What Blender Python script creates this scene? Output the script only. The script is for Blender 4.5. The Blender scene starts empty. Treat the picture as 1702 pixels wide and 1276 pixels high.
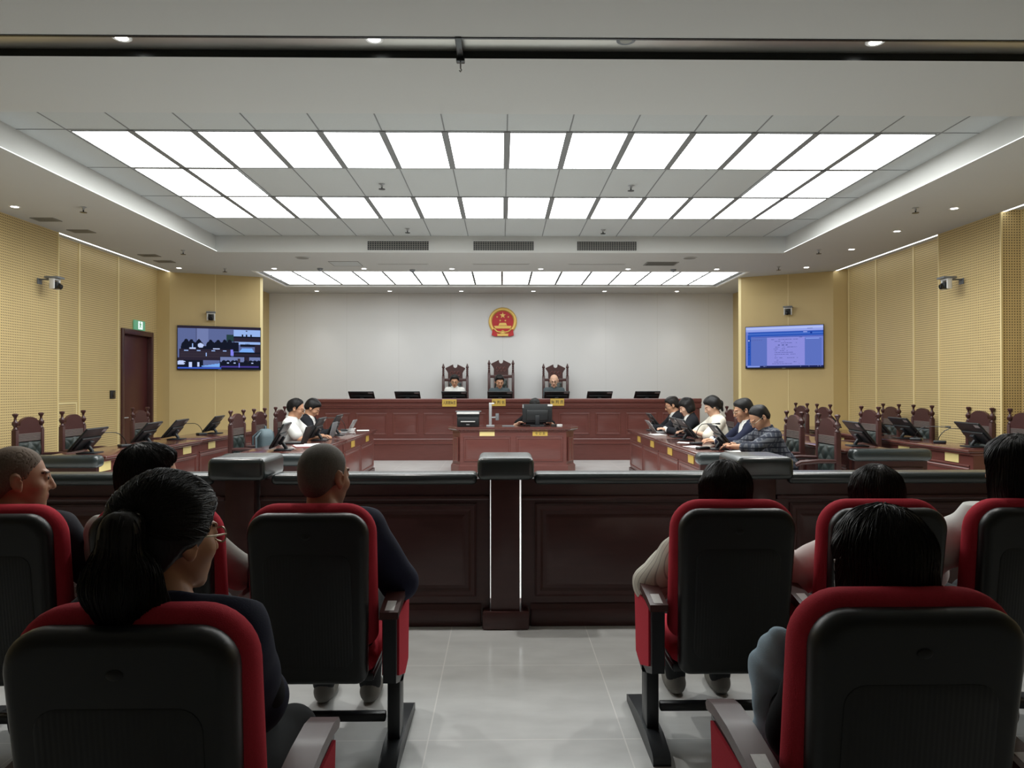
import bpy, bmesh, math, random
import numpy as np
from mathutils import Vector, Matrix, Euler

scene = bpy.context.scene
COL = scene.collection
PI = math.pi
random.seed(7)
rng = np.random.default_rng(7)

# ------------------------------------------------------------------ camera
def cam_axes(yaw, pitch, roll):
    f = np.array([math.sin(yaw) * math.cos(pitch), math.cos(yaw) * math.cos(pitch), math.sin(pitch)])
    r = np.array([math.cos(yaw), -math.sin(yaw), 0.0])
    u = np.cross(r, f)
    return r * math.cos(roll) + u * math.sin(roll), u * math.cos(roll) - r * math.sin(roll), f

cam_data = bpy.data.cameras.new('camera')
cam = bpy.data.objects.new('camera', cam_data)
COL.objects.link(cam)
_r, _u, _f = cam_axes(0.0135, 0.0062, -0.0007)
M = Matrix.Identity(4)
for i in range(3):
    M[i][0], M[i][1], M[i][2] = _r[i], _u[i], -_f[i]
M[2][3] = 1.5
cam.matrix_world = M
cam_data.sensor_width = 36.0
cam_data.lens = 1215.0 * 36.0 / 1702.0
cam_data.clip_start = 0.05
cam_data.clip_end = 100
scene.camera = cam

# ------------------------------------------------------------------ world, exposure
world = bpy.data.worlds.new('world')
scene.world = world
world.use_nodes = True
world.node_tree.nodes['Background'].inputs[0].default_value = (0.0, 0.0, 0.0, 1)
vs = scene.view_settings
vs.view_transform = 'Standard'
vs.look = 'None'
vs.gamma = 1.0
vs.use_curve_mapping = False
vs.exposure = 0.24
try:
    scene.cycles.use_denoising = True
    scene.cycles.max_bounces = 10
    scene.cycles.sample_clamp_indirect = 6.0
except Exception:
    pass
PANEL_LIGHT = 8.0      # radiance of the ceiling light panels
REAR_LIGHT = 2.9       # radiance of the light ceiling over the judges
DOWN_LIGHT = 14.0      # radiance of a recessed lamp's lens
LED_LIGHT = 3.5        # radiance of the cove LED profiles

# ------------------------------------------------------------------ helpers: materials
def srgb(r, g, b):
    return tuple(((c / 255.0) / 12.92 if c / 255.0 <= 0.04045 else ((c / 255.0 + 0.055) / 1.055) ** 2.4) for c in (r, g, b))

MATS = {}
def mat(name, col, rough=0.5, metal=0.0, noise=None, bump=None, emit=None, spec=0.5, coat=0.0, trans=0.0):
    """procedural principled material. noise=(scale, amount, stretch) modulates the colour, bump=(scale, strength)."""
    if name in MATS:
        return MATS[name]
    m = bpy.data.materials.new(name)
    m.use_nodes = True
    nt = m.node_tree
    b = nt.nodes['Principled BSDF']
    b.inputs['Base Color'].default_value = (*col, 1)
    b.inputs['Roughness'].default_value = rough
    b.inputs['Metallic'].default_value = metal
    b.inputs['Specular IOR Level'].default_value = spec
    b.inputs['Coat Weight'].default_value = coat
    b.inputs['Coat Roughness'].default_value = 0.12
    b.inputs['Transmission Weight'].default_value = trans
    tc = None
    if noise or bump:
        tc = nt.nodes.new('ShaderNodeTexCoord')
    if noise:
        sc, am, st = noise
        mp = nt.nodes.new('ShaderNodeMapping')
        mp.inputs['Scale'].default_value = st
        nt.links.new(tc.outputs['Object'], mp.inputs['Vector'])
        n = nt.nodes.new('ShaderNodeTexNoise')
        n.inputs['Scale'].default_value = sc
        n.inputs['Detail'].default_value = 4
        nt.links.new(mp.outputs[0], n.inputs['Vector'])
        mx = nt.nodes.new('ShaderNodeMix')
        mx.data_type = 'RGBA'
        lo = [max(0, c * (1 - am)) for c in col]
        hi = [min(1, c * (1 + am)) for c in col]
        mx.inputs[6].default_value = (*lo, 1)
        mx.inputs[7].default_value = (*hi, 1)
        nt.links.new(n.outputs['Fac'], mx.inputs[0])
        nt.links.new(mx.outputs[2], b.inputs['Base Color'])
    if bump:
        n2 = nt.nodes.new('ShaderNodeTexNoise')
        n2.inputs['Scale'].default_value = bump[0]
        n2.inputs['Detail'].default_value = 3
        nt.links.new(tc.outputs['Object'], n2.inputs['Vector'])
        bp = nt.nodes.new('ShaderNodeBump')
        bp.inputs['Strength'].default_value = bump[1]
        bp.inputs['Distance'].default_value = 0.004
        nt.links.new(n2.outputs['Fac'], bp.inputs['Height'])
        nt.links.new(bp.outputs[0], b.inputs['Normal'])
    if emit:
        b.inputs['Emission Color'].default_value = (*emit[0], 1)
        b.inputs['Emission Strength'].default_value = emit[1]
    MATS[name] = m
    return m

def emission(name, col, s):
    return mat(name, (0.0, 0.0, 0.0), 0.5, spec=0.0, emit=(col, s))

def math_node(nt, op, a, b=None):
    n = nt.nodes.new('ShaderNodeMath')
    n.operation = op
    for i, v in enumerate((a, b)):
        if v is None:
            continue
        if isinstance(v, (int, float)):
            n.inputs[i].default_value = v
        else:
            nt.links.new(v, n.inputs[i])
    return n.outputs[0]

def perforated(name, col, hole, pitch, radius, rough=0.55):
    """acoustic board: a square grid of round drilled holes, on any vertical axis-aligned face."""
    m = mat(name, col, rough)
    nt = m.node_tree
    b = nt.nodes['Principled BSDF']
    tc = nt.nodes.new('ShaderNodeTexCoord')
    sp = nt.nodes.new('ShaderNodeSeparateXYZ')
    nt.links.new(tc.outputs['Object'], sp.inputs[0])
    u = math_node(nt, 'ADD', sp.outputs[0], sp.outputs[1])
    fu = math_node(nt, 'SUBTRACT', math_node(nt, 'FRACT', math_node(nt, 'DIVIDE', u, pitch)), 0.5)
    fv = math_node(nt, 'SUBTRACT', math_node(nt, 'FRACT', math_node(nt, 'DIVIDE', sp.outputs[2], pitch)), 0.5)
    d2 = math_node(nt, 'ADD', math_node(nt, 'MULTIPLY', fu, fu), math_node(nt, 'MULTIPLY', fv, fv))
    inside = math_node(nt, 'LESS_THAN', d2, (radius / pitch) ** 2)
    n = nt.nodes.new('ShaderNodeTexNoise')
    n.inputs['Scale'].default_value = 3.0
    nt.links.new(tc.outputs['Object'], n.inputs['Vector'])
    base = nt.nodes.new('ShaderNodeMix')
    base.data_type = 'RGBA'
    base.inputs[6].default_value = (*[c * 0.95 for c in col], 1)
    base.inputs[7].default_value = (*[min(1, c * 1.04) for c in col], 1)
    nt.links.new(n.outputs['Fac'], base.inputs[0])
    mx = nt.nodes.new('ShaderNodeMix')
    mx.data_type = 'RGBA'
    mx.inputs[7].default_value = (*hole, 1)
    nt.links.new(base.outputs[2], mx.inputs[6])
    nt.links.new(inside, mx.inputs[0])
    nt.links.new(mx.outputs[2], b.inputs['Base Color'])
    return m

def line_grid(m, axes, width, line_col, keep=0.0):
    """thin joint lines on an existing material: axes = [(axis index, pitch, offset)]"""
    nt = m.node_tree
    b = nt.nodes['Principled BSDF']
    tc = nt.nodes.new('ShaderNodeTexCoord')
    sp = nt.nodes.new('ShaderNodeSeparateXYZ')
    nt.links.new(tc.outputs['Object'], sp.inputs[0])
    tot = None
    for ax, pitch, off in axes:
        s = math_node(nt, 'FRACT', math_node(nt, 'DIVIDE', math_node(nt, 'SUBTRACT', sp.outputs[ax], off), pitch))
        l = math_node(nt, 'LESS_THAN', s, width / pitch)
        tot = l if tot is None else math_node(nt, 'MAXIMUM', tot, l)
    mx = nt.nodes.new('ShaderNodeMix')
    mx.data_type = 'RGBA'
    mx.inputs[7].default_value = (*line_col, 1)
    src = b.inputs['Base Color'].links
    if src:
        nt.links.new(src[0].from_socket, mx.inputs[6])
    else:
        mx.inputs[6].default_value = b.inputs['Base Color'].default_value
    nt.links.new(tot, mx.inputs[0])
    nt.links.new(mx.outputs[2], b.inputs['Base Color'])
    return m

# ------------------------------------------------------------------ helpers: meshes
_bev = {}
def rounded_box_data(sx, sy, sz, r, seg=2):
    key = (round(sx, 4), round(sy, 4), round(sz, 4), round(r, 4), seg)
    if key not in _bev:
        bm = bmesh.new()
        bmesh.ops.create_cube(bm, size=1.0)
        bmesh.ops.scale(bm, vec=(sx, sy, sz), verts=bm.verts)
        if r > 0:
            r = min(r, 0.49 * min(sx, sy, sz))
            bmesh.ops.bevel(bm, geom=bm.edges[:], offset=r, segments=seg, profile=0.5, affect='EDGES')
        bm.verts.index_update()
        _bev[key] = ([tuple(v.co) for v in bm.verts], [[v.index for v in f.verts] for f in bm.faces])
        bm.free()
    return _bev[key]

class MB:
    def __init__(self):
        self.v, self.f, self.m = [], [], []
    def add(self, verts, faces, mi=0, T=None):
        o = len(self.v)
        if T is not None:
            verts = [tuple(T @ Vector(p)) for p in verts]
        self.v += [tuple(p) for p in verts]
        self.f += [[o + i for i in f] for f in faces]
        self.m += [mi] * len(faces)
        return self
    def box(self, x0, x1, y0, y1, z0, z1, r=0.0, mi=0, T=None, seg=2):
        vs_, fs = rounded_box_data(abs(x1 - x0), abs(y1 - y0), abs(z1 - z0), r, seg)
        c = ((x0 + x1) / 2, (y0 + y1) / 2, (z0 + z1) / 2)
        return self.add([(p[0] + c[0], p[1] + c[1], p[2] + c[2]) for p in vs_], fs, mi, T)
    def lathe(self, prof, n=16, mi=0, T=None):
        vs_, fs = [], []
        for r, z in prof:
            for k in range(n):
                a = 2 * PI * k / n
                vs_.append((r * math.cos(a), r * math.sin(a), z))
        for i in range(len(prof) - 1):
            for k in range(n):
                k2 = (k + 1) % n
                fs.append([i * n + k, i * n + k2, (i + 1) * n + k2, (i + 1) * n + k])
        fs.append(list(range(n))[::-1])
        fs.append([(len(prof) - 1) * n + k for k in range(n)])
        return self.add(vs_, fs, mi, T)
    def tube(self, pts, r, n=8, mi=0, T=None):
        pts = [Vector(p) for p in pts]
        rs = r if isinstance(r, (list, tuple)) else [r] * len(pts)
        d = (pts[1] - pts[0]).normalized()
        a = d.orthogonal().normalized()
        vs_, fs = [], []
        for i, p in enumerate(pts):
            if i == 0:
                t = (pts[1] - pts[0])
            elif i == len(pts) - 1:
                t = (pts[-1] - pts[-2])
            else:
                t = (pts[i + 1] - pts[i]).normalized() + (pts[i] - pts[i - 1]).normalized()
            t.normalize()
            a = (a - t * a.dot(t))
            if a.length < 1e-6:
                a = t.orthogonal()
            a.normalize()
            b = t.cross(a)
            for k in range(n):
                w = 2 * PI * k / n
                vs_.append(tuple(p + (a * math.cos(w) + b * math.sin(w)) * rs[i]))
        for i in range(len(pts) - 1):
            for k in range(n):
                k2 = (k + 1) % n
                fs.append([i * n + k, i * n + k2, (i + 1) * n + k2, (i + 1) * n + k])
        fs.append(list(range(n))[::-1])
        fs.append([(len(pts) - 1) * n + k for k in range(n)])
        return self.add(vs_, fs, mi, T)
    def prism(self, poly, d0, d1, axis='y', mi=0, T=None):
        """poly: 2-D outline; axis y -> (x,z) outline run along y; x -> (y,z) along x; z -> (x,y) along z"""
        def pt(p, d):
            return {'y': (p[0], d, p[1]), 'x': (d, p[0], p[1]), 'z': (p[0], p[1], d)}[axis]
        n = len(poly)
        vs_ = [pt(p, d0) for p in poly] + [pt(p, d1) for p in poly]
        fs = [list(range(n)), list(range(2 * n - 1, n - 1, -1))]
        for i in range(n):
            j = (i + 1) % n
            fs.append([j, i, n + i, n + j])
        return self.add(vs_, fs, mi, T)
    def ball(self, c, r, n=12, mi=0, T=None):
        rx, ry, rz = r if isinstance(r, (tuple, list)) else (r, r, r)
        vs_, fs = [(c[0], c[1], c[2] - rz)], []
        m = n // 2
        for i in range(1, m):
            th = PI * i / m
            for k in range(n):
                a = 2 * PI * k / n
                vs_.append((c[0] + rx * math.sin(th) * math.cos(a), c[1] + ry * math.sin(th) * math.sin(a), c[2] - rz * math.cos(th)))
        vs_.append((c[0], c[1], c[2] + rz))
        for k in range(n):
            fs.append([0, 1 + (k + 1) % n, 1 + k])
            fs.append([len(vs_) - 1, 1 + (m - 2) * n + k, 1 + (m - 2) * n + (k + 1) % n])
        for i in range(m - 2):
            for k in range(n):
                k2 = (k + 1) % n
                fs.append([1 + i * n + k, 1 + i * n + k2, 1 + (i + 1) * n + k2, 1 + (i + 1) * n + k])
        return self.add(vs_, fs, mi, T)
    def rings(self, rings, mi=0, cap0=True, cap1=True, T=None, mis=None):
        """loft between closed rings of equal length"""
        n = len(rings[0])
        vs_ = [p for r in rings for p in r]
        fs = []
        for i in range(len(rings) - 1):
            for k in range(n):
                k2 = (k + 1) % n
                fs.append([i * n + k, i * n + k2, (i + 1) * n + k2, (i + 1) * n + k])
        if cap0:
            fs.append(list(range(n))[::-1])
        if cap1:
            fs.append([(len(rings) - 1) * n + k for k in range(n)])
        return self.add(vs_, fs, mi, T)
    def panel(self, o, u, n, w, h, prof, mi=0):
        """raised panel: nested rectangles; o = lower corner, u = unit along width, up = z, n = outward normal; prof = [(inset, height)]"""
        o, u, n, z = Vector(o), Vector(u), Vector(n), Vector((0, 0, 1))
        rings = []
        for ins, ht in prof:
            rings.append([tuple(o + u * a + z * b + n * ht) for a, b in
                          ((ins, ins), (w - ins, ins), (w - ins, h - ins), (ins, h - ins))])
        if u.cross(z).dot(n) < 0:
            rings = [r[::-1] for r in rings]
        return self.rings(rings, mi, cap0=False)
    def warp(self, fn):
        self.v = [fn(*p) for p in self.v]
        return self
    def build(self, name, mats, parent=None, smooth=35):
        me = bpy.data.meshes.new(name)
        me.from_pydata(self.v, [], self.f)
        if not isinstance(mats, (list, tuple)):
            mats = [mats]
        for m_ in mats:
            me.materials.append(m_)
        if len(mats) > 1:
            me.polygons.foreach_set('material_index', self.m)
        me.validate()
        bm = bmesh.new()
        bm.from_mesh(me)
        bmesh.ops.recalc_face_normals(bm, faces=bm.faces)
        bm.to_mesh(me)
        bm.free()
        if smooth:
            me.polygons.foreach_set('use_smooth', [True] * len(me.polygons))
            me.set_sharp_from_angle(angle=math.radians(smooth))
        o = bpy.data.objects.new(name, me)
        COL.objects.link(o)
        if parent is not None:
            o.parent = parent
        return o

def tag(o, label=None, cat=None, group=None, kind=None):
    if label:
        o['label'] = label
    if cat:
        o['category'] = cat
    if group:
        o['group'] = group
    if kind:
        o['kind'] = kind
    return o

def thing(name, label, cat, loc=(0, 0, 0), rz=0.0, group=None):
    o = bpy.data.objects.new(name, None)
    o.empty_display_size = 0.1
    COL.objects.link(o)
    o.location = loc
    o.rotation_euler = (0, 0, rz)
    return tag(o, label, cat, group)

def structure(mb, name, mats, smooth=0):
    return tag(mb.build(name, mats, None, smooth), kind='structure')

def dup(root, loc, rz=None, label=None, group=None):
    def cp(o, par):
        c = o.copy()
        COL.objects.link(c)
        if par is not None:
            c.parent = par
        for ch in list(o.children):
            cp(ch, c)
        return c
    kids = list(root.children)
    r = root.copy()
    COL.objects.link(r)
    for ch in kids:
        cp(ch, r)
    r.location = loc
    if rz is not None:
        r.rotation_euler = (0, 0, rz)
    if label:
        r['label'] = label
    if group:
        r['group'] = group
    return r

def rounded_outline(x0, x1, z0, z1, rt, rb, n=6):
    """counter-clockwise outline with top radius rt and bottom radius rb"""
    out = []
    for cx, cz, r, a0 in ((x1 - rb, z0 + rb, rb, -90), (x1 - rt, z1 - rt, rt, 0), (x0 + rt, z1 - rt, rt, 90), (x0 + rb, z0 + rb, rb, 180)):
        for i in range(n + 1):
            a = math.radians(a0 + 90 * i / n)
            out.append((cx + r * math.cos(a), cz + r * math.sin(a)))
    return out

def pillow(mb, outline, y0, y1, r, mi=0, seg=4, bulge=0.0):
    """outline (x,z) extruded y0..y1 with edges rounded by r on both faces"""
    cx = sum(p[0] for p in outline) / len(outline)
    cz = sum(p[1] for p in outline) / len(outline)
    w = max(p[0] for p in outline) - cx
    h = max(p[1] for p in outline) - cz
    rings = []
    def ring(ins, y):
        return [(cx + (p[0] - cx) * (1 - ins / w), y, cz + (p[1] - cz) * (1 - ins / h)) for p in outline]
    s = 1 if y1 > y0 else -1
    if bulge:
        for q in (0.75, 0.5, 0.25):
            rings.append(ring(w * q, y0 - s * bulge * (1 - (1 - q) ** 2)))
    for i in range(seg + 1):
        a = PI / 2 * i / seg
        rings.append(ring(r * (1 - math.sin(a)), y0 + s * r * (1 - math.cos(a))))
    for i in range(seg + 1):
        a = PI / 2 * i / seg
        rings.append(ring(r * (1 - math.cos(a)), y1 - s * r * (1 - math.sin(a))))
    if bulge:
        for q in (0.25, 0.5, 0.75):
            rings.append(ring(w * q, y1 + s * bulge * (1 - (1 - q) ** 2)))
    return mb.rings(rings, mi)

def text_mesh(name, body, size, m, parent, loc, rot, extrude=0.001, align='CENTER', fit=None):
    cu = bpy.data.curves.new(name, 'FONT')
    cu.body = body
    cu.size = size
    cu.extrude = extrude
    cu.offset = 0.012 * size
    cu.align_x = align
    cu.align_y = 'CENTER'
    t = bpy.data.objects.new(name, cu)
    COL.objects.link(t)
    dg = bpy.context.evaluated_depsgraph_get()
    me = bpy.data.meshes.new_from_object(t.evaluated_get(dg))
    bpy.data.objects.remove(t)
    bpy.data.curves.remove(cu)
    if fit and len(me.vertices):
        xs = [v.co.x for v in me.vertices]
        s = fit / max(1e-6, max(xs) - min(xs))
        if s < 1:
            for v in me.vertices:
                v.co.x *= s
    me.materials.clear()
    me.materials.append(m)
    o = bpy.data.objects.new(name, me)
    COL.objects.link(o)
    o.parent = parent
    o.location = loc
    o.rotation_euler = rot
    return o
# ------------------------------------------------------------------ materials
m_ceiling = mat('ceiling_paint', srgb(192, 192, 189), 0.9, spec=0.2)
m_tile_ceiling = mat('ceiling_tile', srgb(186, 189, 188), 0.85, spec=0.2, noise=(60, 0.04, (1, 1, 1)))
m_grid = mat('grid_metal', srgb(120, 122, 122), 0.5)
m_wall_white = mat('white_wall_panel', srgb(222, 222, 222), 0.6, spec=0.3, noise=(2, 0.01, (1, 1, 1)))
m_perf = perforated('perforated_board', srgb(212, 188, 134), srgb(74, 58, 34), 0.033, 0.0076)
m_board = mat('plain_beige_board', srgb(205, 181, 128), 0.45, spec=0.4, noise=(3, 0.05, (1, 1, 0.2)))
m_board_edge = mat('pale_board_edge', srgb(232, 214, 160), 0.4)
m_rear_wall = mat('rear_wall_paint', srgb(120, 110, 92), 0.9)
m_floor = mat('floor_tile', srgb(220, 222, 221), 0.18, spec=0.5, noise=(3.2, 0.20, (1, 2.2, 1)))
line_grid(m_floor, [(0, 0.84, 0.52), (1, 0.84, 3.97)], 0.006, srgb(242, 242, 240))
m_wood = mat('mahogany', srgb(106, 60, 54), 0.32, spec=0.45, noise=(4, 0.22, (1.2, 1.2, 9)), coat=0.25)
m_wood_h = mat('mahogany_long_grain', srgb(106, 60, 54), 0.3, spec=0.45, noise=(4, 0.22, (9, 1.5, 9)), coat=0.25)
m_wood_top = mat('polished_desk_top', srgb(96, 56, 50), 0.16, spec=0.5, noise=(3, 0.2, (8, 1, 8)), coat=0.5)
m_wood_dark = mat('dark_mahogany', srgb(70, 40, 38), 0.4, spec=0.45, noise=(4, 0.2, (1.5, 1.5, 8)), coat=0.15)
m_door = mat('door_wood', srgb(70, 30, 30), 0.4, noise=(3, 0.2, (3, 3, 0.6)))
m_leather = mat('black_leather', srgb(46, 54, 55), 0.27, spec=0.8, bump=(160, 0.02))
m_leather_green = mat('dark_tufted_leather', srgb(44, 52, 50), 0.35, spec=0.55, bump=(140, 0.12))
m_slat = mat('ribbed_leather', srgb(104, 92, 88), 0.4)
m_shell = mat('black_plastic_shell', srgb(30, 33, 34), 0.42, spec=0.5)
m_metal_black = mat('black_painted_metal', srgb(34, 38, 42), 0.38, spec=0.5)
m_red = mat('red_fabric', srgb(188, 52, 66), 0.95, spec=0.15, noise=(250, 0.18, (1, 1, 1)), bump=(400, 0.3))
m_arm_wood = mat('armrest_wood', srgb(80, 48, 45), 0.42, spec=0.4, noise=(5, 0.25, (3, 0.6, 3)), coat=0.08)
m_sticker = mat('white_sticker', srgb(226, 226, 224), 0.4, noise=(90, 0.12, (1, 1, 1)))
m_ink = mat('dark_ink', srgb(60, 50, 40), 0.6)
m_gold_plate = mat('gold_plate', srgb(206, 172, 82), 0.35, spec=0.5)
m_pale_plate = mat('pale_gold_plate', srgb(238, 218, 150), 0.4)
m_gold = mat('emblem_gold', srgb(230, 192, 104), 0.36, metal=0.3)
m_emblem_red = mat('emblem_red', srgb(190, 22, 30), 0.4)
m_monitor = mat('monitor_black', srgb(30, 33, 35), 0.4, spec=0.5)
m_screen_off = mat('dark_screen', srgb(14, 15, 17), 0.12, spec=0.6)
m_silver = mat('silver_plastic', srgb(178, 180, 182), 0.35, metal=0.3)
m_grey_plastic = mat('grey_plastic', srgb(120, 124, 128), 0.45)
m_white_plastic = mat('white_plastic', srgb(228, 228, 226), 0.4)
m_steel = mat('polished_steel', srgb(190, 188, 180), 0.3, metal=0.9)
m_dark_steel = mat('dark_steel', srgb(58, 60, 60), 0.25, metal=0.8)
m_vent = mat('vent_metal', srgb(120, 118, 112), 0.5)
m_vent_dark = mat('vent_shadow', srgb(40, 42, 46), 0.7)
m_paper = mat('paper', srgb(232, 232, 230), 0.8)
m_panel_lit = emission('lit_panel', (0.97, 1.0, 0.99), PANEL_LIGHT)
m_rear_lit = emission('lit_rear_panel', (0.96, 1.0, 0.995), REAR_LIGHT)
m_lamp_lit = emission('lamp_lens', (1.0, 0.98, 0.94), DOWN_LIGHT)
m_led = emission('led_profile', (0.94, 0.98, 1.0), LED_LIGHT)
m_led_soft = emission('soft_led_profile', (0.95, 1.0, 0.97), 2.2)
m_lamp_off = mat('unlit_lens', srgb(150, 150, 140), 0.4)
m_exit_green = mat('exit_green', srgb(70, 130, 100), 0.5, emit=(srgb(120, 190, 150), 0.35))
m_exit_white = emission('exit_pictogram', (0.85, 1.0, 0.92), 0.95)
m_orange_skin = None
# ------------------------------------------------------------------ room shell
H = 3.70
# floor
mb = MB()
mb.add([(-6.9, -3.2, 0), (6.9, -3.2, 0), (6.9, 17.1, 0), (-6.9, 17.1, 0)], [[0, 1, 2, 3]])
structure(mb, 'floor', m_floor)

# ceiling: one welded sheet with openings for the channel, the tray, the rear light and the wall slots
xs_ = [-6.9, -6.24, -4.62, 4.62, 6.24, 6.9]
ys_ = [-3.2, 4.58, 4.855, 5.85, 9.05, 10.35, 11.83, 13.72, 13.9, 15.74, 17.1]
def is_hole(xa, xb, ya, yb):
    xm, ym = (xa + xb) / 2, (ya + yb) / 2
    if 4.58 < ym < 4.855:
        return True
    if abs(xm) < 4.62 and (5.85 < ym < 11.83 or 13.72 < ym < 15.74):
        return True
    if abs(xm) > 6.24 and (ym < 9.05 or 10.35 < ym < 13.9):
        return True
    return False
mb = MB()
vi = {}
for i in range(len(xs_) - 1):
    for j in range(len(ys_) - 1):
        if is_hole(xs_[i], xs_[i + 1], ys_[j], ys_[j + 1]):
            continue
        q = []
        for a, b in ((i, j), (i, j + 1), (i + 1, j + 1), (i + 1, j)):
            if (a, b) not in vi:
                vi[(a, b)] = len(mb.v)
                mb.v.append((xs_[a], ys_[b], H))
            q.append(vi[(a, b)])
        mb.f.append(q)
        mb.m.append(0)
structure(mb, 'ceiling', m_ceiling)

# tray: upstands and the tiled top
TZ = 3.97
TX, TY0, TY1 = 4.62, 5.85, 11.83
mb = MB()
mb.add([(-TX, TY0, H), (TX, TY0, H), (TX, TY1, H), (-TX, TY1, H), (-TX, TY0, TZ), (TX, TY0, TZ), (TX, TY1, TZ), (-TX, TY1, TZ)],
       [[0, 1, 5, 4], [1, 2, 6, 5], [2, 3, 7, 6], [3, 0, 4, 7]])
structure(mb, 'ceiling_tray_upstand', m_ceiling)
GX0 = 0.05                     # grid centre line
ROWY = [5.80 + 1.2 * k for k in range(6)]       # 5.80 ... 11.80
def lit_cell(c, r):            # c = -7..6, r = 0..4
    return r in (1, 3) or (r == 2 and (c < -5 or c > 4))
mb = MB()
cols = [-TX] + [GX0 + 0.6 * c for c in range(-7, 8)] + [TX]
rows = [TY0] + ROWY[1:5] + [TY1]
for i in range(len(cols) - 1):
    for j in range(len(rows) - 1):
        mb.add([(cols[i], rows[j], TZ), (cols[i + 1], rows[j], TZ), (cols[i + 1], rows[j + 1], TZ), (cols[i], rows[j + 1], TZ)], [[0, 3, 2, 1]])
structure(mb, 'ceiling_tray_tiles', m_tile_ceiling)
# joints between tiles (thin T-bars) and broad bars beside the lit panels
mb = MB()
for c in range(-7, 8):
    x = GX0 + 0.6 * c
    mb.box(x - 0.006, x + 0.006, TY0, TY1, TZ - 0.004, TZ + 0.01)
    for r in range(1, 4):
        near = (c > -7 and lit_cell(c - 1, r)) and (c < 7 and lit_cell(c, r))
        if near:
            mb.box(x - 0.03, x + 0.03, ROWY[r] + 0.01, ROWY[r + 1] - 0.01, TZ - 0.010, TZ + 0.01)
for y in ROWY[1:5]:
    mb.box(-TX, TX, y - 0.006, y + 0.006, TZ - 0.004, TZ + 0.01)
for y in ROWY[2:4]:
    for xa, xb in ((GX0 - 4.17, GX0 - 3.03), (GX0 + 3.03, GX0 + 4.17)):
        mb.box(xa, xb, y - 0.03, y + 0.03, TZ - 0.010, TZ + 0.01)
structure(mb, 'ceiling_grid', m_grid)

ORD = ['first', 'second', 'third', 'fourth', 'fifth', 'sixth', 'seventh', 'eighth', 'ninth', 'tenth', 'eleventh', 'twelfth', 'thirteenth', 'fourteenth', 'fifteenth', 'sixteenth']
ROWN = {1: 'front tray row above the public seats', 3: 'rear tray row before the vents'}
def light_panel(x0, x1, y0, y1, z, label, group, m_lit, fr):
    t = thing('ceiling_light_panel', label, 'ceiling light', ((x0 + x1) / 2, (y0 + y1) / 2, z), 0, group)
    hx, hy = (x1 - x0) / 2, (y1 - y0) / 2
    b = MB()
    b.add([(-hx, -hy, 0), (hx, -hy, 0), (hx, hy, 0), (-hx, hy, 0)], [[0, 3, 2, 1]])
    b.build('diffuser', m_lit, t, 0)
    b = MB()
    ring = lambda h, k: [(-hx - k, -hy - k, h), (hx + k, -hy - k, h), (hx + k, hy + k, h), (-hx - k, hy + k, h)]
    b.rings([ring(0.004, 0), ring(-0.004, 0), ring(-0.004, fr), ring(0.004, fr)], cap0=False, cap1=False)
    b.build('frame', m_grid, t, 0)
    return t
for r in (1, 2, 3):
    k = 0
    for c in range(-7, 7):
        if not lit_cell(c, r):
            continue
        k += 1
        if r == 2:
            lab = ('lit ceiling panel in the tray joining the two long rows, ' +
                   ('outer of the pair on the door side', 'inner of the pair on the door side', 'inner of the pair on the document screen side', 'outer of the pair on the document screen side')[k - 1])
        else:
            lab = 'lit white ceiling panel, %s from the door side in the %s' % (ORD[k - 1], ROWN[r])
        xa, xb = GX0 + 0.6 * c, GX0 + 0.6 * (c + 1)
        light_panel(xa + 0.034, xb - 0.034, ROWY[r] + 0.034, ROWY[r + 1] - 0.034, TZ - 0.005, lab, 'lit panels of the ceiling tray', m_panel_lit, 0.005)

# light ceiling over the judges: 16 columns x 3 rows of lit panels in a white frame
RX, RY0, RY1 = 4.62, 13.72, 15.74
mb = MB()
ring = lambda z, k: [(-RX - k, RY0 - k, z), (RX + k, RY0 - k, z), (RX + k, RY1 + k, z), (-RX - k, RY1 + k, z)]
mb.rings([ring(H + 0.06, 0), ring(H, 0), ring(H - 0.008, 0.0), ring(H - 0.008, 0.05), ring(H, 0.05)], cap0=False, cap1=False)
structure(mb, 'trim_1', m_white_plastic)
pw = (2 * RX - 0.12) / 16
for k in range(16):
    for q in range(3):
        xa = -RX + 0.06 + k * pw
        ya = RY0 + 0.06 + q * 0.633
        light_panel(xa + 0.020, xa + pw - 0.020, ya + 0.022, ya + 0.611, H + 0.03,
                    'lit panel over the judges, %s from the door side in its %s row' % (ORD[k], ('outer', 'middle', 'wall side')[q]),
                    'lit panels over the bench', m_rear_lit, 0.018)

# recessed metal channel across the ceiling above the bar
mb = MB()
prof = [(4.58, H - 0.004), (4.58, H + 0.045), (4.855, H + 0.045), (4.855, H - 0.004)]
for a, b in zip(prof[:-1], prof[1:]):
    mb.add([(-6.9, a[0], a[1]), (6.9, a[0], a[1]), (6.9, b[0], b[1]), (-6.9, b[0], b[1])], [[0, 1, 2, 3]], 1 if a[0] == b[0] else 0)
structure(mb, 'trim_2', [m_steel, m_dark_steel])
mb = MB()
mb.box(-6.9, 6.9, 4.566, 4.584, H - 0.006, H + 0.002)
structure(mb, 'trim_3', m_dark_steel)

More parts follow.
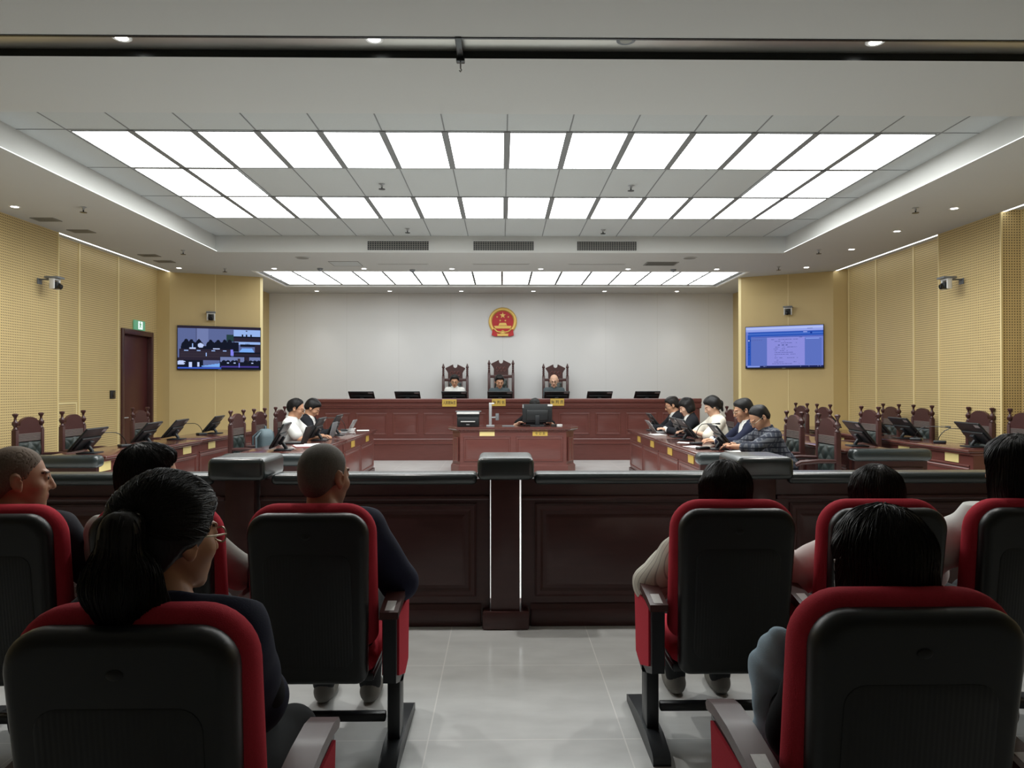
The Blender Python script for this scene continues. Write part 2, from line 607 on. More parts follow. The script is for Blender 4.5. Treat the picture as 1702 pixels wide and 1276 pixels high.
# side walls: perforated boards with recessed bays, then the plain angled media walls
def wall_strip(mb, pts, z0, z1, mis):
    for (a, b), mi in zip(zip(pts[:-1], pts[1:]), mis):
        mb.add([(a[0], a[1], z0), (b[0], b[1], z0), (b[0], b[1], z1), (a[0], a[1], z1)], [[0, 1, 2, 3]], mi)
WT = 3.95
mb = MB()
wall_strip(mb, [(-6.5, -3.2), (-6.5, 9.05), (-6.24, 9.05), (-6.24, 10.35), (-6.5, 10.35), (-6.5, 12.56)], 0, WT, [0] * 5)
wall_strip(mb, [(-6.5, 12.56), (-6.5, 13.64)], 2.53, WT, [0])
wall_strip(mb, [(-6.5, 13.64), (-6.5, 13.86)], 0, WT, [0])
structure(mb, 'wall_left', [m_perf])
mb = MB()
wall_strip(mb, [(6.5, -3.2), (6.5, 9.05), (6.24, 9.05), (6.24, 10.35), (6.5, 10.35), (6.5, 13.64)], 0, WT, [0] * 5)
structure(mb, 'wall_right', [m_perf])
def media_wall(name, s, ya, yb, x_out, x_in):
    mb = MB()
    # column strip facing the room, the angled face, the pale end edge, the return to the back wall
    e = Vector((s * (x_in - x_out), yb - ya, 0)).normalized()
    endp = (s * x_in, yb)
    edge = (endp[0] - s * 0.035, endp[1] + 0.055)
    wall_strip(mb, [(s * 6.5, ya), (s * x_out, ya), endp], 0, WT, [0, 0])
    wall_strip(mb, [endp, edge], 0, WT, [1])
    wall_strip(mb, [edge, (s * 5.42, 14.9), (s * 5.38, 17.0)], 0, WT, [0, 0])
    o = structure(mb, name, [m_board, m_board_edge])
    return e
eL = media_wall('wall_left_angled', -1, 13.86, 14.47, 6.27, 4.77)
eR = media_wall('wall_right_angled', 1, 13.64, 14.43, 6.22, 4.74)
mb = MB()
mb.add([(-6, 16.95, 0), (6, 16.95, 0), (6, 16.95, H), (-6, 16.95, H)], [[0, 1, 2, 3]])
wb = mat('white_wall_panel_jointed', srgb(222, 222, 222), 0.6, spec=0.3, noise=(2, 0.01, (1, 1, 1)))
line_grid(wb, [(0, 1.2, 0.006)], 0.006, srgb(206, 206, 204))
structure(mb, 'wall_back', wb)
mb = MB()
mb.add([(-6.9, -3.2, 0), (6.9, -3.2, 0), (6.9, -3.2, WT), (-6.9, -3.2, WT)], [[0, 1, 2, 3]])
structure(mb, 'wall_front', m_rear_wall)

# slots between ceiling and recessed bays
mb = MB()
for s in (-1, 1):
    for ya, yb in ((-3.2, 9.05), (10.35, 13.9)):
        mb.add([(s * 6.24, ya, H), (s * 6.24, yb, H), (s * 6.24, yb, 3.735), (s * 6.24, ya, 3.735), (s * 6.6, yb, 3.735), (s * 6.6, ya, 3.735)],
               [[0, 1, 2, 3], [3, 2, 4, 5]])
structure(mb, 'ceiling_slot', m_ceiling)

# joint strips on the perforated boards
def joint(x, y, z0, z1, w=0.035, d=0.012, side=1, m=m_board_edge):
    mb = MB()
    mb.box(min(x, x - side * d), max(x, x - side * d), y - w / 2, y + w / 2, z0, z1)
    return mb
k = 4
for side, seams in ((-1, (11.31, 12.45)), (1, (11.44, 12.60, 13.60))):
    for y in seams:
        structure(joint(side * 6.5, y, 0, WT, side=side), 'trim_%d' % k, m_board_edge)
        k += 1
for side in (-1, 1):       # corner beads of the projecting piers
    for y in (9.05, 10.35):
        mb = MB()
        mb.box(side * 6.232, side * 6.252, y - 0.012, y + 0.012, 0, H)
        structure(mb, 'trim_%d' % k, m_board_edge)
        k += 1
# skirting
mb = MB()
wall_strip(mb, [(-6.49, -3.2), (-6.49, 9.04), (-6.225, 9.04), (-6.225, 10.36), (-6.49, 10.36), (-6.49, 12.5)], 0, 0.1, [0] * 5)
structure(mb, 'baseboard_left', m_wood_dark)
mb = MB()
wall_strip(mb, [(6.49, -3.2), (6.49, 9.04), (6.225, 9.04), (6.225, 10.36), (6.49, 10.36), (6.49, 13.63)], 0, 0.1, [0] * 5)
structure(mb, 'baseboard_right', m_wood_dark)

# door in the left wall
dr = thing('door_1', 'dark red-brown wooden door under the green exit sign', 'door', (-6.5, 13.1, 0))
dr['kind'] = 'structure'
mb = MB()
mb.box(-0.10, -0.055, -0.50, 0.50, 0.0, 2.45, 0.004)
mb.build('door_leaf', m_door, dr, 30)
mb = MB()
out = [(-0.56, 0.0), (0.56, 0.0), (0.56, 2.54), (-0.56, 2.54)]
mb.box(-0.11, 0.035, -0.56, -0.49, 0, 2.54, 0.008)
mb.box(-0.11, 0.035, 0.49, 0.56, 0, 2.54, 0.008)
mb.box(-0.11, 0.035, -0.49, 0.49, 2.45, 2.54, 0.008)
mb.build('door_frame', m_wood_dark, dr, 30)
mb = MB()
mb.tube([(-0.055, -0.42, 1.0), (-0.01, -0.42, 1.0), (0.0, -0.40, 1.0), (0.0, -0.30, 1.0)], 0.010, 8)
mb.build('door_handle', m_silver, dr)

# ------------------------------------------------------------------ things on ceiling and walls
DX = [-4.17, -2.53, -0.92, 0.71, 2.32, 3.96]
def downlight(x, y, z, label, group, lit=True, r=0.052):
    t = thing('ceiling_downlight', label, 'downlight', (x, y, z), 0, group)
    b = MB()
    b.lathe([(r * 0.78, 0.004), (r * 0.8, -0.004), (r * 1.05, -0.008), (r * 1.25, -0.003), (r * 1.25, 0.004)], 20)
    b.build('rim', m_white_plastic if lit else m_grey_plastic, t)
    b = MB()
    b.lathe([(r * 0.78, -0.003), (r * 0.78, -0.0045)], 20)
    b.build('lens', m_lamp_lit if lit else m_lamp_off, t, 0)
    return t
def spot(x, y, z, watts, size=1.15):
    l = bpy.data.lights.new('lamp_beam', 'SPOT')
    l.energy = watts
    l.spot_size = size
    l.spot_blend = 0.9
    l.shadow_soft_size = 0.05
    l.color = (1.0, 0.97, 0.92)
    o = bpy.data.objects.new('lamp_beam', l)
    COL.objects.link(o)
    o.location = (x, y, z - 0.03)
    return o
for i, x in enumerate(DX):
    downlight(x, 13.42, H, 'small round downlight, %s from the door side before the lit panels over the bench' % ORD[i], 'downlights before the rear light ceiling')
    spot(x, 13.42, H, 22)
for i, x in enumerate(DX):
    downlight(x, 16.5, H, 'small round downlight, %s from the door side along the white wall' % ORD[i], 'downlights along the back wall')
    spot(x, 16.5, H, 16)
for y, lab in ((8.85, 'small round downlight over the projecting perforated pier on the document screen side'), (10.15, 'small round downlight beside the pier camera on the document screen side'),
               (11.48, 'small round downlight before the lit slot on the document screen side'), (13.2, 'small round downlight above the document screen')):
    downlight(5.53, y, H, lab, 'downlights along the document screen side')
    spot(5.53, y, H, 18)
for y, lab in ((8.89, 'small round downlight over the perforated pier on the door side'), (13.37, 'small round downlight above the camera view screen')):
    downlight(-5.88, y, H, lab, 'downlights along the door side')
    spot(-5.88, y, H, 18)
for x, lit, lab in ((-2.43, True, 'lit round lamp in the ceiling channel near the door side end'), (-0.82, True, 'lit round lamp in the ceiling channel just before the clamp'),
                    (0.80, False, 'unlit round lamp in the ceiling channel'), (2.42, True, 'lit round lamp in the ceiling channel near the document screen side')):
    downlight(x, 4.69, H + 0.045, lab, 'lamps in the ceiling channel', lit, 0.05)
    if lit:
        spot(x, 4.69, H + 0.04, 85, 2.0)

# clamp on the ceiling channel
t = thing('channel_clamp', 'small dark metal clamp with a hanging pin on the ceiling channel', 'clamp', (-0.275, 4.80, H))
b = MB(); b.box(-0.02, 0.02, -0.24, 0.06, -0.012, 0.004, 0.004); b.build('bracket', m_dark_steel, t)
b = MB(); b.box(-0.028, 0.028, 0.02, 0.07, -0.035, 0.006, 0.005); b.build('clamp_block', m_dark_steel, t)
b = MB(); b.tube([(0, 0.045, -0.03), (0, 0.045, -0.075), (0.008, 0.045, -0.088), (0.0, 0.045, -0.098), (-0.008, 0.045, -0.088)], 0.005, 8); b.build('pin', m_silver, t)

# LED profiles in the slots
for s, ya, yb, lab in ((-1, 10.36, 13.84, 'lit LED line in the ceiling slot over the door bay'), (1, 10.36, 13.62, 'lit LED line in the ceiling slot beside the document screen'),
                       (1, 6.0, 9.04, 'lit LED line in the ceiling slot nearer the public seats'), (-1, 6.0, 9.04, 'lit LED line in the door side slot nearer the public seats')):
    t = thing('led_strip', lab, 'light strip', (s * 6.27, (ya + yb) / 2, H + 0.005), 0, 'LED lines in the ceiling slots')
    L = (yb - ya) / 2
    b = MB(); b.box(-0.024, 0.024, -L, L, 0.0, 0.012); b.build('profile', m_led, t, 0)
    b = MB(); b.box(-0.03 if s > 0 else -0.028, 0.028 if s > 0 else 0.03, -L, L, 0.012, 0.022); b.build('channel', m_white_plastic, t, 0)

for s, lab in ((-1, 'thin lit line along the tray edge on the door side'), (1, 'thin lit line along the tray edge on the document screen side')):
    t = thing('led_strip', lab, 'light strip', (s * 4.588, 8.84, H + 0.004), 0, 'lit lines along the ceiling tray')
    b = MB(); b.box(-0.006, 0.006, -2.96, 2.96, 0.0, 0.010); b.build('profile', m_led_soft, t, 0)
    b = MB(); b.box(-0.014 if s < 0 else -0.03, 0.03 if s < 0 else 0.014, -2.96, 2.96, -0.004, 0.0); b.v = [(-p[0], p[1], p[2]) for p in b.v]; b.build('channel', m_ceiling, t, 0)

def sprinkler(x, y, z, label):
    t = thing('fire_sprinkler', label, 'sprinkler', (x, y, z), 0, 'ceiling sprinklers')
    b = MB(); b.lathe([(0.035, 0.002), (0.035, -0.006), (0.014, -0.012), (0.012, -0.035), (0.006, -0.038)], 14); b.build('body', m_silver, t)
    b = MB(); b.lathe([(0.008, -0.036), (0.008, -0.06), (0.04, -0.062), (0.04, -0.067), (0.004, -0.069)], 14); b.build('deflector', m_dark_steel, t)
for x, y, lab in ((-5.07, 8.91, 'small ceiling sprinkler on the door side nearest its pier'), (-5.07, 11.68, 'small ceiling sprinkler on the door side midway'), (-5.07, 13.43, 'small ceiling sprinkler before the camera view screen'),
                  (5.04, 8.83, 'small ceiling sprinkler on the document screen side beside its pier'), (5.03, 11.53, 'small ceiling sprinkler on the document screen side midway'), (5.0, 13.14, 'small ceiling sprinkler before the document screen')):
    sprinkler(x, y, H, lab.replace('nearest', 'beside'))
for x, y, lab in ((-1.46, 11.3, 'sprinkler in the tray edge tiles above the vents, door side'), (1.57, 11.33, 'sprinkler in the tray edge tiles above the vents, document screen side'),
                  (-1.45, 8.83, 'sprinkler in the grey middle tiles of the tray, door side'), (1.57, 8.87, 'sprinkler in the grey middle tiles of the tray, document screen side')):
    sprinkler(x, y, TZ, lab)

def grille(name, x, y, w, d, label, group, slats=7, m=m_vent):
    t = thing(name, label, 'air vent', (x, y, H), 0, group)
    b = MB()
    rg = lambda a, z: [(-w / 2 + a, -d / 2 + a, z), (w / 2 - a, -d / 2 + a, z), (w / 2 - a, d / 2 - a, z), (-w / 2 + a, d / 2 - a, z)]
    b.rings([rg(0, 0), rg(0, -0.008), rg(0.025, -0.008), rg(0.028, -0.002)], cap0=False)
    b.build('frame', m_ceiling if m is None else m, t, 30)
    b = MB()
    for i in range(slats):
        yy = -d / 2 + 0.03 + (d - 0.06) * (i + 0.5) / slats
        b.box(-w / 2 + 0.025, w / 2 - 0.025, yy - 0.006, yy + 0.006, -0.008, -0.003)
    b.build('slat', m_vent, t, 0)
    return t
for x, y, lab in ((-5.92, 9.56, 'slatted ceiling vent over the door side pier, closer to the seats'), (-5.87, 10.27, 'slatted ceiling vent at the start of the lit slot'),
                  (-5.82, 12.13, 'slatted ceiling vent beside the lit slot, first of the far pair'), (-5.83, 12.7, 'slatted ceiling vent beside the lit slot, second of the far pair')):
    grille('ceiling_vent', x, y, 0.30, 0.2, lab, 'ceiling vents on the door side')
grille('ceiling_vent', 2.8, 12.84, 0.56, 0.36, 'square slatted ceiling grille between tray and lit panels', None, 6)
t = thing('ceiling_hatch', 'square access hatch in the ceiling between tray and lit panels', 'hatch', (-2.75, 12.9, H))
b = MB()
rg = lambda a, z: [(-0.26 + a, -0.24 + a, z), (0.26 - a, -0.24 + a, z), (0.26 - a, 0.24 - a, z), (-0.26 + a, 0.24 - a, z)]
b.rings([rg(0, 0), rg(0, -0.005), rg(0.012, -0.005), rg(0.012, -0.001)], cap0=False, cap1=False); b.build('frame', m_vent, t, 0)
b = MB(); b.rings([rg(0.012, -0.001), rg(0.012, -0.003)], cap0=False); b.build('cover', m_tile_ceiling, t, 0)
for xa, xb, lab in ((-2.21, -1.3, 'narrow slot diffuser in the ceiling on the door side'), (1.17, 2.19, 'narrow slot diffuser in the ceiling on the document screen side'), (-0.53, 0.49, 'narrow slot diffuser in the ceiling above the bench middle')):
    t = thing('slot_diffuser', lab, 'air vent', ((xa + xb) / 2, 12.92, H), 0, 'ceiling slot diffusers')
    w = (xb - xa) / 2
    b = MB(); b.box(-w, w, -0.05, 0.05, -0.006, 0.001, 0.002); b.build('frame', m_ceiling, t, 0)
    b = MB(); b.box(-w + 0.02, w - 0.02, -0.015, 0.015, -0.0075, -0.004); b.build('slot', m_vent, t, 0)
for x, y, lab in ((-3.35, 12.31, 'round ceiling loudspeaker on the door side'), (3.16, 12.26, 'round ceiling loudspeaker on the document screen side')):
    t = thing('ceiling_speaker', lab, 'loudspeaker', (x, y, H), 0, 'ceiling loudspeakers')
    b = MB(); b.lathe([(0.125, 0.001), (0.125, -0.008), (0.105, -0.010)], 28); b.build('rim', m_ceiling, t)
    b = MB(); b.lathe([(0.104, -0.008), (0.10, -0.012), (0.02, -0.013)], 28); b.build('grille', m_vent, t)
for x, y, lab in ((-3.33, 13.41, 'smoke detector before the lit panels, door side'), (3.17, 13.47, 'smoke detector before the lit panels, document screen side'), (-1.66, 13.55, 'small round detector nearer the ceiling middle')):
    t = thing('smoke_detector', lab, 'smoke detector', (x, y, H), 0, 'ceiling detectors')
    b = MB(); b.lathe([(0.055, 0.001), (0.055, -0.012), (0.048, -0.02), (0.036, -0.04), (0.015, -0.046)], 18); b.build('body', m_grey_plastic, t)
    b = MB(); b.lathe([(0.012, -0.044), (0.01, -0.052), (0.004, -0.053)], 10); b.build('sensor', m_dark_steel, t)
# three linear vents in the far upstand of the tray
for xa, xb, lab in ((-2.18, -1.18, 'long grid vent in the tray upstand on the door side'), (-0.47, 0.52, 'long grid vent in the middle of the tray upstand'), (1.21, 2.19, 'long grid vent in the tray upstand on the document screen side')):
    t = thing('wall_vent', lab, 'air vent', ((xa + xb) / 2, TY1, 3.81), 0, 'grid vents in the tray upstand')
    w, h = (xb - xa) / 2, 0.08
    b = MB()
    rg = lambda a, y: [(-w + a, y, -h + a), (w - a, y, -h + a), (w - a, y, h - a), (-w + a, y, h - a)]
    b.rings([rg(-0.012, 0), rg(-0.012, -0.012), rg(0.006, -0.012), rg(0.008, -0.002)], cap0=False, cap1=False); b.build('frame', m_ceiling, t, 0)
    b = MB(); b.add([(-w, -0.001, -h), (w, -0.001, -h), (w, -0.001, h), (-w, -0.001, h)], [[0, 1, 2, 3]]); b.build('backing', m_vent_dark, t, 0)
    b = MB()
    n = 26
    for i in range(n + 1):
        x = -w + 2 * w * i / n
        b.box(x - 0.006, x + 0.006, -0.009, -0.002, -h, h)
    for i in range(1, 5):
        z = -h + 2 * h * i / 5
        b.box(-w, w, -0.008, -0.002, z - 0.004, z + 0.004)
    b.build('grille', m_vent, t, 0)

# exit sign, card reader, hatch door
t = thing('exit_sign', 'green lit exit sign with a running figure above the door', 'exit sign', (-6.49, 13.13, 2.63))
b = MB(); b.box(0.0, 0.03, -0.19, 0.19, -0.085, 0.085, 0.006); b.build('case', m_exit_green, t)
b = MB()
b.add([(0.0315, -0.07, -0.07), (0.0315, 0.09, -0.07), (0.0315, 0.09, 0.07), (0.0315, -0.07, 0.07)], [[0, 1, 2, 3]]); b.build('lit_field', m_exit_white, t, 0)
b = MB()   # running figure
X = 0.033
fig = [[(-0.012, 0.045), (0.012, 0.045), (0.016, 0.058), (0.0, 0.068), (-0.016, 0.058)],
       [(-0.03, 0.035), (0.02, 0.04), (0.012, -0.01), (-0.014, -0.01)],
       [(-0.012, -0.008), (0.012, -0.008), (0.045, -0.035), (0.04, -0.045), (0.02, -0.03)],
       [(-0.014, -0.008), (0.004, -0.008), (-0.02, -0.06), (-0.034, -0.055)],
       [(0.016, 0.036), (0.05, 0.01), (0.044, 0.002), (0.012, 0.022)]]
for pl in fig:
    b.prism(pl, X - 0.001, X + 0.001, 'x')
b.build('running_figure', m_exit_green, t, 0)
t = thing('card_reader', 'small black access reader on the wall beside the door', 'card reader', (-6.5, 12.27, 1.405))
b = MB(); b.box(0.0, 0.022, -0.075, 0.075, -0.07, 0.07, 0.008); b.build('case', m_monitor, t)
b = MB(); b.box(0.0225, 0.0245, -0.02, 0.05, -0.045, 0.045, 0.001); b.build('reader_face', m_screen_off, t)
t = thing('wall_hatch', 'small perforated hatch door low in the door bay wall', 'hatch', (-6.498, 11.0, 0.72))
b = MB()
rg = lambda a, x: [(x, -0.24 + a, -0.58 + a), (x, 0.24 - a, -0.58 + a), (x, 0.24 - a, 0.58 - a), (x, -0.24 + a, 0.58 - a)]
b.rings([rg(0, 0), rg(0, 0.014), rg(0.03, 0.014), rg(0.03, 0.004)], cap0=False, cap1=False); b.build('frame', m_board_edge, t, 0)
b = MB(); b.rings([rg(0.03, 0.003), rg(0.03, 0.006)], cap0=False); b.build('hatch_leaf', m_perf, t, 0)
b = MB(); b.ball((0.014, 0.19, 0.05), 0.012); b.build('latch', m_silver, t)

# pan-tilt cameras
def ptz(loc, rz, label, arm):
    t = thing('wall_camera', label, 'camera', loc, rz, 'wall cameras')        # local: wall at y=0, camera towards -y
    b = MB(); b.box(-0.05, 0.05, -0.012, 0.0, -0.03, 0.05, 0.004); b.box(-0.035, 0.035, -arm, 0.0, 0.028, 0.042, 0.004); b.build('bracket', m_grey_plastic, t)
    b = MB(); b.box(-0.085, 0.085, -arm - 0.14, -arm + 0.05, 0.042, 0.07, 0.012); b.build('base', m_grey_plastic, t)
    y = -arm - 0.05
    b = MB(); b.box(-0.075, -0.05, y - 0.035, y + 0.035, -0.1, 0.044, 0.012); b.box(0.05, 0.075, y - 0.035, y + 0.035, -0.1, 0.044, 0.012)
    b.box(-0.075, 0.075, y - 0.04, y + 0.04, 0.02, 0.046, 0.01); b.build('yoke', m_white_plastic, t)
    b = MB(); b.box(-0.05, 0.05, y - 0.06, y + 0.06, -0.095, 0.0, 0.025); b.build('camera_head', m_monitor, t)
    b = MB()
    T = Matrix.Translation((0, y - 0.055, -0.06)) @ Matrix.Rotation(PI / 2 + 0.25, 4, 'X')
    b.lathe([(0.036, 0.0), (0.038, 0.02), (0.034, 0.035), (0.026, 0.036), (0.022, 0.028), (0.002, 0.03)], 16, T=T); b.build('lens', m_screen_off, t)
    return t
ptz((-6.24, 9.93, 2.94), PI / 2, 'pan tilt camera on the perforated pier on the door side', 0.16)
ptz((6.24, 9.83, 2.94), -PI / 2, 'pan tilt camera on the perforated pier on the document screen side', 0.16)

# ------------------------------------------------------------------ wall screens
def tv(name, label, A, e, u0, u1, z0, z1, raster, pal, rz):
    """A = wall start point, e = unit along wall (screen left to right), raster[y][x] = palette index"""
    n = Vector((e.y, -e.x, 0))
    c = Vector((A[0], A[1], 0)) + e * ((u0 + u1) / 2) + Vector((0, 0, (z0 + z1) / 2))
    t = thing(name, label, 'screen', c, rz)
    w, h = (u1 - u0) / 2, (z1 - z0) / 2
    b = MB(); b.box(-w, w, -0.065, -0.03, -h, h, 0.006); b.build('frame', m_monitor, t)
    b = MB(); b.box(-0.25, 0.25, -0.04, 0.0, -0.2, 0.2); b.build('wall_mount', m_metal_black, t)
    ny, nx = len(raster), len(raster[0])
    ins = 0.012
    b = MB()
    W, Hh = 2 * (w - ins), 2 * (h - ins) - 0.01
    for j in range(ny + 1):
        for i in range(nx + 1):
            b.v.append((-w + ins + W * i / nx, -0.0658, h - ins - Hh * j / ny))
    for j in range(ny):
        for i in range(nx):
            a = j * (nx + 1) + i
            b.f.append([a, a + nx + 1, a + nx + 2, a + 1])
            b.m.append(raster[j][i])
    b.build('screen', [emission('screen_%d_%d' % (len(pal), i), srgb(*p), 0.85) for i, p in enumerate(pal)], t, 0)
    b = MB(); b.box(-0.03, 0.03, -0.067, -0.0655, -h + 0.004, -h + 0.010); b.build('logo_strip', m_silver, t, 0)
    return t
class Ras:
    def __init__(s, nx, ny, c):
        s.a = [[c] * nx for _ in range(ny)]
        s.nx, s.ny = nx, ny
    def r(s, x0, y0, x1, y1, c):       # fractions
        for j in range(max(0, round(y0 * s.ny)), min(s.ny, max(round(y0 * s.ny) + 1, round(y1 * s.ny)))):
            for i in range(max(0, round(x0 * s.nx)), min(s.nx, max(round(x0 * s.nx) + 1, round(x1 * s.nx)))):
                s.a[j][i] = c
    def e(s, cx, cy, rx, ry, c):
        for j in range(s.ny):
            for i in range(s.nx):
                if (((i + .5) / s.nx - cx) / rx) ** 2 + (((j + .5) / s.ny - cy) / ry) ** 2 < 1:
                    s.a[j][i] = c
R_ = random.Random(3)
# picture of the courtroom: main view and three insets
palA = [(22, 26, 40), (92, 104, 150), (112, 124, 170), (44, 38, 52), (60, 52, 62), (150, 180, 235), (190, 205, 245), (120, 170, 240), (60, 90, 190), (130, 130, 235), (78, 86, 126), (70, 60, 140), (40, 64, 66)]
ra = Ras(160, 84, 1)
ra.r(0, 0, 1, .05, 3)
ra.r(.22, .05, .36, .45, 2); ra.r(.215, .05, .222, .4, 10); ra.r(.36, .05, .365, .4, 10); ra.r(.36, .05, .6, .42, 1)
ra.r(.58, .18, .67, .35, 12)
for cx in (.1, .16, .25, .39, .48, .56, .62):
    ra.e(cx, .37 + .02 * R_.random(), .026, .075, 0)
    ra.e(cx, .45, .055, .11, 0)
ra.r(.04, .47, .68, .54, 0)
ra.e(.27, .45, .035, .055, 6); ra.r(.14, .5, .21, .53, 6); ra.r(.42, .51, .50, .545, 6); ra.r(.17, .40, .18, .5, 5)
ra.r(.02, .53, .64, .74, 3)
for cx in (.1, .245, .42, .56):
    ra.r(cx - .022, .555, cx + .022, .58, 5)
for q in range(5):
    ra.r(.03, .6 + q * .03, .62, .605 + q * .03, 4)
ra.r(.33, .62, .342, .7, 5); ra.r(0, .74, .5, .8, 3); ra.r(0, .8, .3, .97, 0)
ra.e(.04, .86, .06, .05, 6); ra.e(.1, .86, .03, .02, 0); ra.r(.13, .84, .17, .96, 6); ra.r(.23, .85, .255, .95, 6)
for q in range(12):
    ra.r(.28 + q * .02, .93 - q * .006, .5, .95, 7)
ra.r(0, .965, .52, 1, 8)
ra.r(.63, .54, .67, .68, 9)
ra.r(.67, .06, 1, .23, 5); ra.r(.67, .23, 1, .34, 3); ra.r(.67, .22, 1, .25, 0)
for cx in (.78, .83, .885):
    ra.r(cx - .01, .17, cx + .01, .24, 0)
ra.r(.82, .07, .84, .1, 3)
ra.r(.68, .34, 1, .42, 5); ra.r(.75, .41, .94, .46, 0); ra.r(.66, .36, .73, .58, 0)
for cx in (.82, .84, .86):
    ra.r(cx - .004, .38, cx + .004, .43, 0)
for q in range(10):
    ra.r(.77 - q * .004, .5 + q * .01, .9 + q * .003, .515 + q * .01, 7)
ra.r(.93, .4, 1, .6, 3); ra.r(.67, .6, 1, .7, 0); ra.r(.68, .63, 1, .69, 3)
ra.r(.5, .7, 1, .97, 0); ra.r(.505, .71, .80, .83, 2); ra.r(.86, .71, 1, .82, 2); ra.r(.8, .7, .86, .9, 3)
for cx in (.55, .6, .66, .7, .82, .88, .93, .98):
    ra.e(cx, .86, .03, .07, 0)
for cx in (.6, .68, .9):
    ra.r(cx - .012, .84, cx + .014, .865, 6)
ra.r(.51, .93, .98, .965, 11); ra.r(.73, .86, .745, .97, 9); ra.r(.52, .965, 1, 1, 0)
ra.r(.72, .75, .75, .85, 4)
tv('wall_television', 'wall screen showing split views of the courtroom beside the door', (-6.27, 13.86), eL, 0.13, 1.63, 1.86, 2.70, ra.a, palA, math.atan2(eL.y, eL.x))
# document viewer
palB = [(112, 128, 208), (92, 112, 190), (72, 110, 200), (44, 84, 180), (132, 152, 226), (138, 140, 218), (78, 86, 150), (30, 36, 84), (150, 164, 232), (176, 190, 240), (24, 56, 150)]
rb = Ras(160, 92, 0)
rb.r(0, 0, 1, .12, 8); rb.r(.0, .02, 1, .06, 9); rb.r(.03, .13, 1, .24, 3); rb.r(.03, .16, 1, .2, 2); rb.r(.05, .245, 1, .26, 10)
rb.r(.75, .145, .8, .165, 8); rb.r(.84, .15, .86, .2, 10)
rb.r(.025, .2, .07, .95, 3); rb.r(.028, .3, .06, .36, 10); rb.r(.034, .315, .05, .345, 9)
for q in range(5):
    rb.r(.036, .42 + .06 * q, .05, .44 + .06 * q, 10)
rb.r(.07, .27, .28, .96, 1); rb.r(.28, .27, .77, .95, 5); rb.r(.77, .3, .98, .95, 1)
for q in range(6):
    rb.r(.08 + .025 * q, .31, .09 + .025 * q, .335, 6)
rb.r(.8, .06, .87, .075, 6); rb.r(.78, .3, .95, .33, 4); rb.r(.70, .27, .74, .285, 6)
for q, (xa, xb) in enumerate(((.34, .68), (.38, .52), (.44, .67), (.36, .55), (.39, .67), (.37, .52), (.38, .55), (.38, .62), (.38, .67), (.36, .42), (.38, .68), (.36, .43), (.33, .66), (.35, .7))):
    y = .315 + q * .045
    x = xa
    while x < xb:
        l = R_.uniform(.008, .04)
        if R_.random() < .8:
            rb.r(x, y, min(x + l, xb), y + .012, 6)
        x += l + .006
rb.r(0, .955, 1, 1, 7); rb.r(.02, .955, .19, .99, 4)
for x in (.24, .26, .71, .82, .93, .96):
    rb.r(x, .965, x + .008, .98, 9)
eR2 = -eR       # left to right for the viewer
tv('wall_television', 'wall screen showing a bluish document page', (4.74, 14.43), eR2, 0.09, 1.52, 1.88, 2.71, rb.a, palB, math.atan2(eR2.y, eR2.x))
for A, e, u, z, lab in (((-6.27, 13.86), eL, 0.72, 2.90, 'pan tilt camera above the screen with courtroom views'), ((4.74, 14.43), eR2, 0.89, 3.00, 'pan tilt camera above the document screen')):
    p = Vector((A[0], A[1], 0)) + e * u
    ptz((p.x, p.y, z), math.atan2(e.y, e.x), lab, 0.06)
# panel joint lines on the media walls
k = 20
for A, e, u in (((-6.27, 13.86), eL, 0.80), ((4.74, 14.43), eR2, 0.88)):
    p = Vector((A[0], A[1], 0)) + e * u
    mb = MB()
    T = Matrix.Translation((p.x, p.y, 0)) @ Matrix.Rotation(math.atan2(e.y, e.x), 4, 'Z')
    mb.box(-0.006, 0.006, -0.004, 0.002, 0, H, T=T)
    structure(mb, 'trim_%d' % k, m_board_edge)
    k += 1

# ------------------------------------------------------------------ national emblem on the back wall
t = thing('wall_emblem', 'round red and gold emblem with stars and gate on the white wall', 'emblem', (0.015, 16.95, 3.05))
b = MB()
rings = []
n = 72
for i in range(13):
    a = PI * i / 12
    rings.append([((0.286 + 0.042 * math.cos(a)) * math.cos(2 * PI * k / n) * (1 + 0.012 * (k % 2)), -0.012 - 0.038 * math.sin(a), (0.286 + 0.042 * math.cos(a)) * math.sin(2 * PI * k / n) * (1 + 0.012 * (k % 2))) for k in range(n)])
b.rings(rings, cap0=False, cap1=False); b.build('wheat_wreath', m_gold, t, 60)
b = MB()
b.rings([[(0.262 * math.cos(2 * PI * k / 48), y, 0.262 * math.sin(2 * PI * k / 48)) for k in range(48)] for y in (0.0, -0.018)]); b.build('disc', m_emblem_red, t, 30)
def star(r, rot):
    return [((r if i % 2 == 0 else r * 0.4) * math.sin(rot + PI * i / 5), (r if i % 2 == 0 else r * 0.4) * math.cos(rot + PI * i / 5)) for i in range(10)]
for x, z, r, ro in ((0, 0.145, 0.075, 0), (-0.13, 0.11, 0.026, .4), (0.13, 0.11, 0.026, -.4), (-0.06, 0.025, 0.026, .2), (0.06, 0.025, 0.026, -.2)):
    b = MB(); b.prism([(px + x, pz + z) for px, pz in star(r, ro)], -0.026, -0.018, 'y'); b.build('star', m_gold, t, 0)
b = MB()
b.prism([(-0.10, -0.09), (0.10, -0.09), (0.085, -0.06), (0.075, -0.03), (-0.075, -0.03), (-0.085, -0.06)], -0.036, -0.018, 'y')
b.prism([(-0.19, -0.135), (0.19, -0.135), (0.20, -0.10), (-0.20, -0.10)], -0.036, -0.018, 'y')
b.prism([(-0.18, -0.16), (0.18, -0.16), (0.18, -0.135), (-0.18, -0.135)], -0.03, -0.018, 'y')
b.build('gate', m_gold, t, 0)
b = MB()   # red drapery with gold cords and gear
